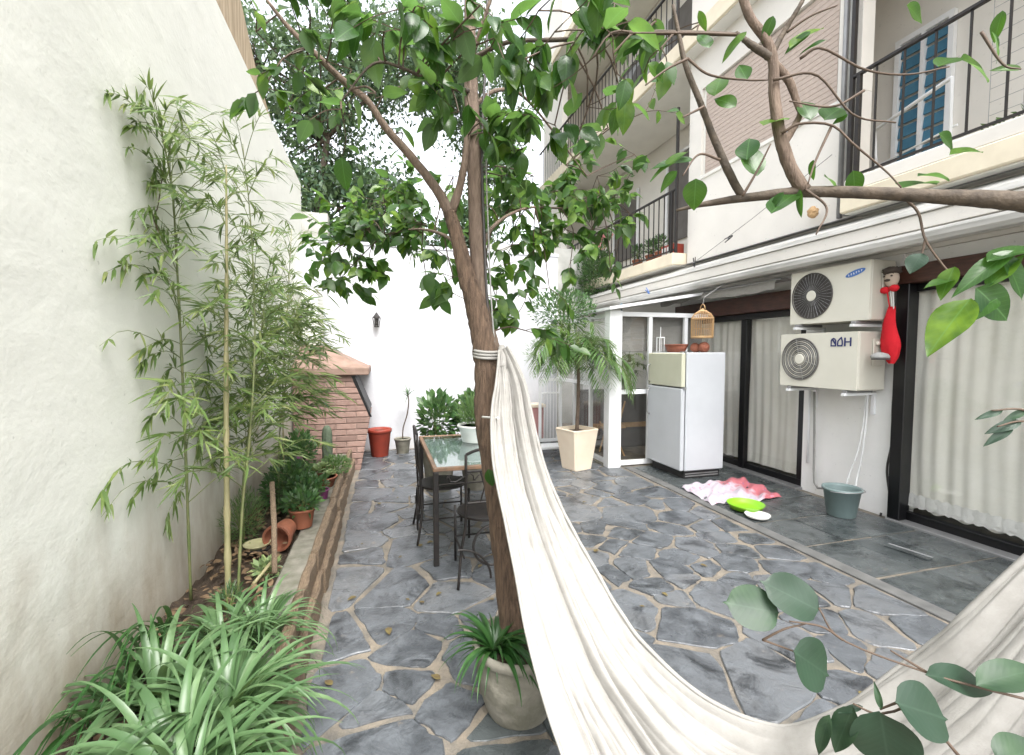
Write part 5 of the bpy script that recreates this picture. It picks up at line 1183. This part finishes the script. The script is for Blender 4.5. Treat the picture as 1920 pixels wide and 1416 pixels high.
bamboo('fine yellowish bamboo rising against the end of the plaster wall', [Vector((-1.0, 5.2, .17)), Vector((-1.0, 5.25, 1.2)), Vector((-.95, 5.3, 2.0)), Vector((-.9, 5.4, 2.9))], .007, 'cane', (.4, .98), 46, .5, .12, LBM, 36, nobj=200)

# dry side twigs on the plaster
st_ = P(172, 380, 2.2)
dt = thing('dry_shoot', 'thin dry bamboo shoot sticking out left across the plaster', 'twig', tuple(wallc(P(230, 405, 2.4))))
put('stem', MB().tube(cat_rom([wallc(P(u, v, 2.35), -1.13) for u, v in ((300, 440), (235, 405), (170, 380), (110, 330), (62, 290))], 16), .003, 5), 'twig', dt)
for q in ((172, 380, 140, 435), (170, 378, 225, 392), (62, 290, 55, 310), (64, 290, 80, 320)): 
    a, b = wallc(P(q[0], q[1], 2.3), -1.12), wallc(P(q[2], q[3], 2.28), -1.10); inst('leaf', LBM[0], orient(a, b - a, (1, -.3, .3), (b - a).length), dt)

# ================================================================ STRAP-LEAVED CLUMPS (foreground left)
SM = arcmeshes(.030, (1.5, 2.7), LSTRAP, 14)
cl_ = [((300, 1330), 52, .40, 'strap leaved clump against the plaster wall, leftmost'), ((470, 1370), 60, .42, 'strap leaved clump at the bottom edge, in the middle'), ((600, 1330), 56, .40, 'strap leaved clump spilling over the kerb onto the paving'), ((420, 1220), 50, .36, 'strap leaved clump behind the middle one, below the bamboo'), ((560, 1200), 50, .34, 'farthest strap leaved clump beside the concrete kerb'), ((330, 1500), 50, .44, 'nearest strap leaved clump at the lower left corner'), ((560, 1480), 50, .42, 'nearest strap leaved clump beside the timber edging')]
for k, ((u, v), n, L, lb) in enumerate(cl_):
    c = G(u, v, .19); c.x = min(max(c.x, -1.02), -.58)
    tuft('strap_leaf_clump', lb, 'plant', c, int(n * 1.35), L * 1.22, .03, LSTRAP, 1.1, 50 + k, .75, SM, 'leaf', 'strap leaved clumps in the near bed', .06)
th = thing('grass_tuft', 'thin dark arching grass blades lying against the plaster at lower left', 'grass', tuple(G(300, 1400, .2)))
GM = arcmeshes(.015, (1.0, 2.1), LDST, 6)
for i in range(38):
    c = Vector((rnd.uniform(-1.08, -.98), rnd.uniform(1.95, 2.6), .2)); d = Vector((rnd.uniform(-.02, .25), rnd.uniform(-1, -.2), rnd.uniform(.8, 1.6)))
    inst('leaf', rnd.choice(GM), orient(c, d, (0, 0, 1), rnd.uniform(.4, .7)), th)

# ================================================================ BED: POTS, CACTUS, SMALL PLANTS
def bush(name, label, cat, c, rad, n, ls, m, tpl=tiny_leaf, seed=1, group=None, partname='foliage', stems=6, up=.5):
    r = random.Random(seed); t = thing(name, label, cat, c, group); ms_ = []; c = Vector(c)
    for i in range(n):
        v = rv(r); k = r.random() ** .4; p = c + Vector((v.x * rad[0] * k, v.y * rad[1] * k, rad[2] + v.z * rad[2] * k))
        ms_.append(orient(p, v + Vector((0, 0, up)) + rv(r) * .5, Vector((0, -.3, 1)) + rv(r) * .6, ls * r.uniform(.6, 1.3)))
    batch(partname, tpl[0], tpl[1], ms_, m, t)
    if stems:
        sm = MB()
        for i in range(stems):
            v = rv(r); sm.tube([c, c + Vector((v.x * rad[0] * .3, v.y * rad[1] * .3, rad[2] * .8)), c + Vector((v.x * rad[0] * .7, v.y * rad[1] * .7, rad[2] * 1.5))], [.006, .004, .002], 5)
        put('stems', sm, 'green_stem', t, kind='stuff')
    return t
pz = .18
c1 = G(628, 880, .2); 
c = Vector((-.62, 5.62, pz)); pot('terracotta_pot', 'small terracotta pot holding the tall cactus', c, .06, .08, .13, 'terracotta', rim=.01)
CA = thing('cactus', 'tall grey green column cactus before the barbecue bricks', 'cactus', (-.62, 5.62, .3))
mb = MB(); vs = []; n = 24
for h, r_ in ((0, .04), (.05, .05), (.2, .052), (.38, .05), (.44, .04), (.47, .02), (.475, .002)):
    for j in range(n):
        a = 2 * math.pi * j / n; q = r_ * (1 + .12 * math.cos(a * 8)); vs.append((-.62 + q * math.cos(a), 5.62 + q * math.sin(a), .29 + h))
put('column', mb.add(vs, [(i * n + j, i * n + (j + 1) % n, (i + 1) * n + (j + 1) % n, (i + 1) * n + j) for i in range(6) for j in range(n)]), 'cactus', CA, smooth=True)
c = Vector((-.60, 4.95, .235)); pot('terracotta_bowl', 'wide terracotta bowl on the kerb with pale succulents', c, .10, .14, .11, 'terracotta')
SU = thing('succulent', 'pale green flat succulent rosettes in the wide terracotta bowl', 'plant', (-.60, 4.95, .33))
SUM = lmesh(lambda t: .28 * math.sqrt(max(0, 1 - (2 * t - 1) ** 2)) + .003, LSUC, 3, curl=-.15, fold=.1, seg=6)
for cx, cy, R_, zz in ((-.66, 4.93, .11, .40), (-.54, 4.90, .08, .36), (-.60, 5.03, .09, .42), (-.52, 5.0, .07, .36)):
    for k in range(14):
        a = k * 2.4; e = .15 + .07 * k; inst('leaf', SUM[k % 3], orient((cx, cy, zz), (math.cos(a) * math.cos(e), math.sin(a) * math.cos(e), math.sin(e)), (0, 0, 1), R_ * (1 - .03 * k)), SU)
    put('stem', MB().tube([(cx * .6 - .24, cy, .32), (cx, cy, zz)], .008, 6), 'green_stem', SU)
# two tipped pots
def tipped(label, c, axis, r0, r1, h, m='terracotta'):
    t = thing('tipped_pot', label, 'pot', tuple(c), 'terracotta pots in the bed'); ax = Vector(axis).normalized(); e1 = ax.orthogonal().normalized(); e2 = ax.cross(e1); vs = []; n = 26
    for r_, hh in ((r0, 0), (r1, h * .82), (r1 * 1.12, h * .83), (r1 * 1.12, h), (r1 * .95, h), (r0 * .9, h * .1)):
        for j in range(n): a = 2 * math.pi * j / n; vs.append(tuple(Vector(c) + ax * hh + (e1 * math.cos(a) + e2 * math.sin(a)) * r_))
    put('body', MB().add(vs, [(i * n + j, i * n + (j + 1) % n, (i + 1) * n + (j + 1) % n, (i + 1) * n + j) for i in range(5) for j in range(n)] + [tuple(range(n))[::-1], tuple(range(5 * n, 6 * n))]), m, t); return t
tipped('terracotta pot lying on its side with its dark mouth towards the camera', (-.70, 3.72, .29), (-.25, -1, -.12), .065, .09, .18)
c = Vector((-.62, 3.85, .235)); pot('terracotta_pot', 'upright terracotta pot on the kerb with a rosette plant', c, .07, .095, .15, 'terracotta')
bush('rosette_plant', 'grey green leafy rosette in the upright terracotta pot', 'plant', (-.62, 3.85, .35), (.13, .13, .08), 260, .055, LSH, seed=61)
bush('trailing_plant', 'trailing green plant hanging over the kerb in the middle of the bed', 'plant', (-.68, 4.35, .26), (.16, .22, .12), 520, .05, LSH, seed=62)
bush('feathery_plant', 'pale feathery plant at the foot of the plaster wall', 'plant', (-1.0, 3.75, .18), (.13, .28, .20), 1500, .04, LFEA, lance_t, 63, up=1)
bush('pink_flowering_plant', 'low plant with a pinkish pot beside the kerb far along the bed', 'plant', (-.62, 4.65, .27), (.11, .14, .08), 300, .04, LSH, seed=64)
c = Vector((-.56, 4.55, .236)); pot('purple_pot', 'small purple pot on the kerb under green leaves', c, .05, .065, .09, 'purple')
bush('grey_plant', 'grey green fine leafed plant spilling over the end of the timber', 'plant', (-.52, 5.35, .25), (.17, .3, .10), 900, .035, LFEA, tiny_leaf, 65)
bush('bright_plant', 'small yellow green plant at the corner of the kerb in the near bed', 'plant', (-.72, 3.15, .18), (.07, .07, .05), 140, .05, LSUC, tiny_leaf, 66)
bush('bed_shrub', 'dark low shrub under the far bamboo', 'shrub', (-.85, 4.6, .18), (.2, .4, .2), 1200, .055, LSH, tiny_leaf, 67)
bush('bed_shrub', 'light green shrub against the plaster wall beside the barbecue', 'shrub', (-.95, 5.8, .18), (.18, .4, .25), 1200, .055, LSH, tiny_leaf, 68)
bush('fern', 'small dark fern at the foot of the bamboo stems', 'plant', (-.82, 2.75, .18), (.07, .12, .07), 300, .045, LSH, lance_t, 69)
c = Vector(G(482, 1030, .2)); t_ = thing('metal_bowl', 'pale yellow dish on a black ring lying on the soil by the wall', 'bowl', tuple(c))
put('dish', MB().lathe([(.05, .0), (.07, .006), (.085, .03), (.09, .032), (.08, .018), (.04, .012)], (c.x, c.y, .215), 24), M['yellow_leaf'] if False else mat('pale_yellow_enamel', (.55, .52, .30), .35), t_, smooth=True)
put('ring', MB().lathe([(.075, 0), (.095, .005), (.097, .02), (.08, .022)], (c.x, c.y, .196), 24), 'black_plastic', t_)
for a, b, rr, mm, lb in (((515, 1075, 2.75), (510, 905, 3.1), .017, 'old_wood', 'short upright wooden stake in the bed'), ((475, 1095, 2.72), (512, 1050, 2.9), .011, 'cane', 'cut cane lying on the soil beside the stake'), ((645, 905, 4.9), (560, 930, 4.6), .012, 'old_wood', 'thin bleached stick lying across the timber edging')):
    p_, q_ = P(*a), P(*b); p_.z = max(p_.z, .19); p_.x = max(min(p_.x, -.1), -1.1)
    put('stick', MB().tube([p_, p_.lerp(q_, .5) + Vector((.005, 0, .004)), q_], rr, 8, True, .15), mm, org=tuple(p_), smooth=True, label=lb, cat='stick')
t_ = thing('book_stack', 'white and purple plastic packets standing between the bed plants', 'packet', (-.83, 5.3, .2))
put('packet', MB().box((-.90, 5.28, .20), (-.84, 5.33, .48), .004), 'purple', t_); put('packet', MB().box((-.82, 5.22, .20), (-.73, 5.26, .36), .004), 'white_plastic', t_)
# litter of dry leaves on the soil: nobody could count it
lt_ = [orient((rnd.uniform(-1.12, -.66), rnd.uniform(.8, 5.5), .215 + rnd.uniform(0, .02)), rv() * Vector((1, 1, .2)), Vector((0, 0, 1)) + rv() * .5, rnd.uniform(.03, .07)) for _ in range(700)]
batch('leaf_litter', simple_leaf[0], simple_leaf[1], lt_, mat('dry_brown_leaf', (.20, .13, .07), .8, (.11, .07, .04), 20, 0))

# ================================================================ TABLE AND CHAIRS
T = thing('glass_table', 'iron legged table with a pale glass top and brown edge', 'table', (.78, 4.0, 0))
put('glass_top', MB().box((.385, 3.385, .735), (1.155, 4.665, .748)), 'table_glass', T)
put('frame', MB().box((.35, 3.35, .722), (1.19, 3.382, .752), .004).box((.35, 4.668, .722), (1.19, 4.70, .752), .004).box((.35, 3.384, .722), (.382, 4.666, .752), .004).box((1.158, 3.384, .722), (1.19, 4.666, .752), .004), 'brown_frame', T)
put('under_shelf', MB().box((.39, 3.39, .715), (1.15, 4.66, .721)), 'white_plastic', T)
for lx, ly in ((.37, 3.37), (1.17, 3.37), (.37, 4.68), (1.17, 4.68)): put('leg', MB().box((lx - .02, ly - .02, .01), (lx + .02, ly + .02, .72), .004), 'iron', T)
put('scrollwork', MB().tube([(.42 + .06 * k / 2 + .03 * math.cos(k), 3.37, .66 + .03 * math.sin(k * 1.3)) for k in range(24)], .005, 5).tube([(.37, 3.37, .62), (1.17, 3.37, .62)], .006, 5), 'iron', T)
def iron_chair(label, c, ang):
    t = thing('iron_chair', label, 'chair', (c[0], c[1], 0), 'wrought iron chairs at the glass table'); ca, sa = math.cos(ang), math.sin(ang)
    def W(x, y, z): return (c[0] + x * ca - y * sa, c[1] + x * sa + y * ca, z)
    def circ(x0, y0, z0, r_, a0, a1, pl='yz', n=20):
        out = []
        for i in range(n + 1):
            a = a0 + (a1 - a0) * i / n; out.append(W(x0 + r_ * math.cos(a), y0, z0 + r_ * math.sin(a)) if pl == 'xz' else W(x0, y0 + r_ * math.cos(a), z0 + r_ * math.sin(a)))
        return out
    # local: back of the chair at y = -.2, chair faces +y
    for s in (-1, 1):
        put('leg', MB().tube([W(.20 * s, .20, .01), W(.20 * s, .20, .44)], .010, 7), 'iron', t, smooth=True)
        put('leg', MB().tube(cat_rom([W(.25 * s, -.24, .01), W(.22 * s, -.20, .25), W(.19 * s, -.20, .45), W(.19 * s, -.23, .92)], 14), .010, 7), 'iron', t, smooth=True)
    put('seat', MB().lathe([(.205, 0), (.215, .006), (.215, .02), (.2, .024)], W(0, 0, .44), 24), 'iron', t)
    put('back_rail', MB().tube(cat_rom([W(-.19, -.23, .92), W(-.1, -.235, .95), W(.1, -.235, .95), W(.19, -.23, .92)], 12), .011, 7).tube([W(-.19, -.215, .80), W(.19, -.215, .80)], .009, 6).tube([W(-.19, -.205, .58), W(.19, -.205, .58)], .009, 6), 'iron', t)
    bk_ = MB()
    for s in (-1, 0, 1): bk_.tube([W(.09 * s, -.205, .58), W(.06 * s, -.215, .69), W(.09 * s, -.215, .80)], .006, 6)
    bk_.tube(circ(0, -.21, .69, .06, 0, 2 * math.pi, 'xz'), .006, 6); put('back_scroll', bk_, 'iron', t)
    arcs = MB().tube(circ(0, -.215, .28, .14, 0, 2 * math.pi, 'xz', 26), .009, 6).tube(circ(.24, -.22, .05, .22, R(88), R(180), 'xz'), .008, 6).tube(circ(-.24, -.22, .05, .22, R(92), R(0), 'xz'), .008, 6)
    put('leg_arch', arcs, 'iron', t)
    put('stretcher', MB().tube([W(-.2, .2, .2), W(.2, .2, .2)], .007, 6).tube([W(-.2, .2, .2), W(-.2, -.2, .2)], .007, 6).tube([W(.2, .2, .2), W(.2, -.2, .2)], .007, 6), 'iron', t)
    return t
iron_chair('black wrought iron chair at the near end of the table, half behind the tree trunk', (.72, 3.22), 0)
iron_chair('black wrought iron chair on the left side of the table seen edge on', (.50, 4.02), R(-90))
# plants on and behind the table
c = Vector((.86, 4.30, .752)); pot('white_table_pot', 'white bowl shaped pot on the glass table', c, .13, .17, .16, 'white_plastic')
bush('table_plant', 'grassy light green plant in the white table pot with a trailing sprig', 'plant', (.86, 4.28, .88), (.17, .15, .13), 500, .10, LFEA, lance_t, 71, up=1.5)
bush('flower_stem', 'blue flower head above the grassy table plant', 'flower', (.90, 4.25, 1.10), (.035, .035, .035), 60, .03, M['blue_flower'], tiny_leaf, 72, stems=3)
bush('side_plant', 'dark broad leafed bush behind the glass table', 'shrub', (.62, 5.3, .55), (.24, .26, .29), 520, .085, LSH, simple_leaf, 73, stems=10)
pot('dark_pot', 'dark pot under the bush behind the glass table', Vector((.62, 5.3, .008)), .14, .2, .56, 'stone_pot')
bush('side_plant', 'grey green bush right of the dark bush behind the trunk', 'shrub', (1.05, 5.25, .52), (.27, .26, .32), 700, .07, LSH, simple_leaf, 74, stems=10)
pot('dark_pot', 'dark pot under the grey green bush behind the trunk', Vector((1.05, 5.25, .008)), .14, .2, .53, 'stone_pot')

# palm in the cream planter and dark palm leaves
def palm(name, label, c, h, n, fl, seed, m=LFEA, drop=.35, leafw=.05):
    r = random.Random(seed); t = thing(name, label, 'palm', c); top = Vector(c) + Vector((.0, 0, h)); ms_ = []; rb = MB()
    put('trunk', MB().tube(cat_rom([c, Vector(c) + Vector((.02, 0, h * .5)), top], 14), [.028 - .010 * i / 13 for i in range(14)], 9, True, .2), 'bark_pale', t, smooth=True)
    for k in range(n):
        a = k * 2.4 + r.uniform(-.3, .3); e = r.uniform(.1, 1.25); L = fl * r.uniform(.7, 1.1); d = Vector((math.cos(a) * math.cos(e), math.sin(a) * math.cos(e), math.sin(e)))
        s0 = top - Vector((0, 0, r.uniform(0, .35))); pts = cat_rom([s0, s0 + d * L * .5, s0 + d * L * .85 + Vector((0, 0, -drop * L * .5)), s0 + d * L + Vector((0, 0, -drop * L * 1.3))], 18)
        rb.tube(pts, [.004 - .0025 * i / 17 for i in range(18)], 4, False)
        for i in range(3, 18):
            p = Vector(pts[i]); f_ = (Vector(pts[i]) - Vector(pts[i - 1])).normalized(); sd_ = f_.cross(Vector((0, 0, 1))).normalized()
            for s in (-1, 1): ms_.append(orient(p, sd_ * s + f_ * .8 + Vector((0, 0, -.25)) + rv(r) * .12, (0, 0, 1), L * .36 * math.sin(math.pi * min(.97, (i + 2) / 20)) + .03, None))
    put('frond_ribs', rb, 'green_stem', t, kind='stuff'); batch('fronds', lance_t[0], lance_t[1], ms_, m, t); return t
palm('feathery_palm', 'feathery pale green palm growing from the cream planter', (PCX, PCY, .5), 1.2, 52, .75, 81, drop=.55)
bush('planter_shrub', 'soft green bush of fine leaves around the palm trunk by the porch', 'shrub', (PCX - .1, PCY + .35, 1.28), (.55, .3, .30), 2400, .06, LFEA, lance_t, 82, up=.3, stems=8)
bush('climbing_plant', 'loose green climber over the porch roof edge', 'climber', (2.55, 6.3, 1.95), (.5, .5, .28), 1500, .06, LSH, tiny_leaf, 83, stems=8)
palm('hanging_fern', 'bright fern in a white hanging pot inside the porch front', (3.45, 5.95, 1.45), .12, 16, .34, 84, LBAMS)
pot('hanging_pot', 'white pot under the bright fern behind the porch glass', Vector((3.45, 5.95, 1.30)), .07, .10, .16, 'white_plastic')

# balcony things
bx = thing('plant_box', 'red box with white panels on the left first floor balcony', 'box', (4.75, 6.6, 3.2))
put('box', MB().box((4.53, 6.50, 3.172), (4.75, 6.82, 3.36), .006), 'red_clay', bx)
for k in range(2): put('panel', MB().box((4.522, 6.53 + k * .14, 3.20), (4.529, 6.64 + k * .14, 3.32)), 'white_plastic', bx)
for k, yv in enumerate((7.05, 7.35, 7.8)):
    pot('balcony_pot', ('terracotta pot nearest the red box on the balcony', 'terracotta pot in the middle of the balcony floor', 'terracotta pot farthest along the balcony floor')[k], Vector((4.68, yv, 3.17)), .07, .10, .17, 'terracotta')
    bush('balcony_plant', ('light spindly plant nearest the red box on the balcony', 'leafy plant in the middle of the left balcony', 'leafy plant farthest along the left balcony')[k], 'plant', (4.68, yv, 3.33), (.12, .12, .15), 240, .06, LSH, tiny_leaf, 90 + k)
bush('balcony_vine', 'green vine with pink blossoms hanging from the far end of the left balcony', 'vine', (4.45, 9.3, 2.5), (.25, .9, .7), 3200, .08, LSH, tiny_leaf, 95, stems=12)
bush('balcony_blossom', 'pink and yellow blossoms along the far balcony railing', 'flower', (4.38, 8.6, 3.7), (.1, .35, .16), 160, .06, M['flower'], tiny_leaf, 96, stems=4)
bush('balcony_vine', 'green plants behind the net of the right balcony', 'vine', (4.8, 1.95, 3.2), (.12, .8, .15), 800, .06, LSH, tiny_leaf, 97, stems=6)
ub = thing('balcony_unit', 'dark grey box unit behind the second floor railing', 'air conditioner', (4.9, 8, 6.33))
put('casing', MB().box((4.65, 7.5, 6.33), (5.0, 8.3, 6.98), .01), 'metal', ub); put('fan', MB().lathe([(.25, 0), (.25, -.004)], (4.648, 7.82, 6.65), 24, 'X'), 'fan_dark', ub)
rk = thing('clothes_rack', 'white tube clothes rack leaning across the right balcony', 'rack', (5.2, 3.4, 3.2))
a_, b_ = PX(1640, 245, 5.2), PX(1785, 145, 4.95)
put('rod', MB().tube([a_, b_], .018, 8), 'white_paint', rk); put('rod', MB().tube([a_ + Vector((.1, 0, -.35)), b_ + Vector((.1, 0, -.4))], .010, 8), 'white_paint', rk)
put('leg', MB().tube([a_, (a_.x + .1, a_.y, 3.18)], .014, 8), 'white_paint', rk); put('leg', MB().tube([b_, (b_.x + .2, b_.y + .1, 3.18)], .014, 8), 'white_paint', rk)
# clothes line with pegs under the balconies
la, lb_ = PX(1302, 492, 4.28), PX(1560, 290, 4.38)
put('clothes_line', MB().tube([la, la.lerp(lb_, .5) + Vector((0, 0, -.02)), lb_], .0028, 5), 'cable', org=tuple(la), label='thin clothes line stretched below the pink shutter', cat='line')
def peg(label, u, v, X, m, tilt):
    p = PX(u, v, X); t = thing('clothes_peg', label, 'clothes peg', tuple(p), 'clothes pegs')
    e = Vector((0, math.cos(tilt), math.sin(tilt))); f_ = Vector((0, -math.sin(tilt), math.cos(tilt)))
    for s in (-1, 1): put('jaw', MB().tube([p - e * .07 + f_ * s * .006, p + f_ * s * .014, p + e * .07 + f_ * s * .022], [.006, .008, .006], 6), m, t)
    put('spring', MB().tube([p + Vector((-.015, 0, 0)), p + Vector((.015, 0, 0))], .010, 8), 'metal', t)
peg('black clothes peg on the line below the pink shutter', 1366, 447, 4.3, 'black_plastic', -.25)
peg('blue clothes peg clipped under the gutter', 1214, 546, 4.18, 'blue_print', .7)
peg('pale blue clothes peg at the top of the porch post', 1165, 577, 3.9, 'blue_shutter', 1.4)
peg('upright black peg at the left end of the clothes line', 1302, 492, 4.27, 'black_plastic', 1.5)
tb_ = PX(1524, 398, 4.55); put('straw_nest', blob(tb_, .05, .055, .06, wob=.3), 'rattan', org=tuple(tb_), label='small round straw ball on the white wall under the branch', cat='ornament')

# ================================================================ BACKGROUND TREES
def bgtree(label, c, trunk, crowns, n, ls, seed):
    r = random.Random(seed); t = thing('background_tree', label, 'tree', c, 'trees beyond the far wall'); ms_ = []
    put('trunk', MB().tube(cat_rom([c] + trunk, 20), [.16 - .10 * i / 19 for i in range(20)], 9, True, .2), 'bark_dark', t, smooth=True)
    tops = trunk[-1]; lim = MB(); tot = sum(k[1] ** 2 for k in crowns)
    for cc_, rad in crowns:
        cc_ = Vector(cc_); a = Vector(min(trunk, key=lambda q: (Vector(q) - cc_).length)); lim.tube(cat_rom([a, a.lerp(cc_, .5) + rv(r) * .2, cc_], 8), [.05 - .035 * i / 7 for i in range(8)], 6)
        m_ = int(n * rad ** 2 / tot); k = max(4, m_ // 55)
        for q in range(k):
            v = rv(r); s = cc_ + v * rad * r.uniform(.45, 1.05); cr = rad * r.uniform(.14, .28)
            if r.random() < .35: lim.tube([cc_, cc_.lerp(s, .5) + rv(r) * .1, s], [.02, .013, .006], 5)
            for i in range(m_ // k):
                p = s + Vector((r.gauss(0, 1), r.gauss(0, 1), r.gauss(0, .7))) * cr; ms_.append(orient(p, rv(r) + Vector((0, 0, -.5)), Vector((0, 0, 1)) + rv(r) * .8, ls * r.uniform(.6, 1.3)))
    put('limbs', lim, 'bark_dark', t, smooth=True); batch('crown', tiny_leaf[0], tiny_leaf[1], ms_, LBG, t); return t
bgtree('dark green tree beyond the left end of the far wall', (-1.5, 10.6, 0), [(-1.5, 10.5, 2), (-1.3, 10.4, 4), (-1.0, 10.3, 6)], [((-1.7, 10.4, 4.6), 1.0), ((-1.2, 10.6, 6.0), 1.1), ((-.5, 10.5, 7.6), 1.2), ((-.5, 10.4, 4.8), .8), ((-2.2, 10.5, 7.3), 1.1), ((-1.0, 10.3, 3.8), .8), ((1.0, 11.2, 8.4), 1.1)], 22000, .13, 101)
bgtree('lighter green tree beyond the middle of the far wall', (.9, 11.8, 0), [(.9, 11.8, 2), (.8, 11.8, 3.6), (.6, 11.8, 5.0)], [((.2, 11.6, 4.3), .9), ((1.0, 11.8, 4.0), .8), ((-.4, 11.6, 3.7), .8), ((1.6, 11.9, 3.9), .7), ((.1, 12, 5.6), .8), ((2.2, 11.9, 4.6), .8)], 11000, .13, 102)
bgtree('tall thin tree between the far wall and the balconies', (2.9, 12.5, 0), [(2.9, 12.5, 3), (2.8, 12.5, 6), (2.6, 12.4, 8)], [((2.6, 12.4, 8.2), 1.3), ((3.0, 12.4, 6.4), .9), ((2.6, 12.4, 5.0), .8), ((1.8, 12.2, 9.4), 1.3)], 10000, .14, 103)

fl_ = [orient((rnd.gauss(.7, .9), rnd.gauss(2.6, 1.2), .018), Vector((rnd.uniform(-1, 1), rnd.uniform(-1, 1), .04)), (0, 0, 1), rnd.uniform(.03, .07)) for _ in range(46)]
batch('fallen_leaves', simple_leaf[0], simple_leaf[1], [m_ for m_ in fl_ if m_[0][3] > -.3 and .9 < m_[1][3] < 6], mat('fallen_leaf', (.16, .13, .04), .7, (.09, .06, .03), 30, 0))
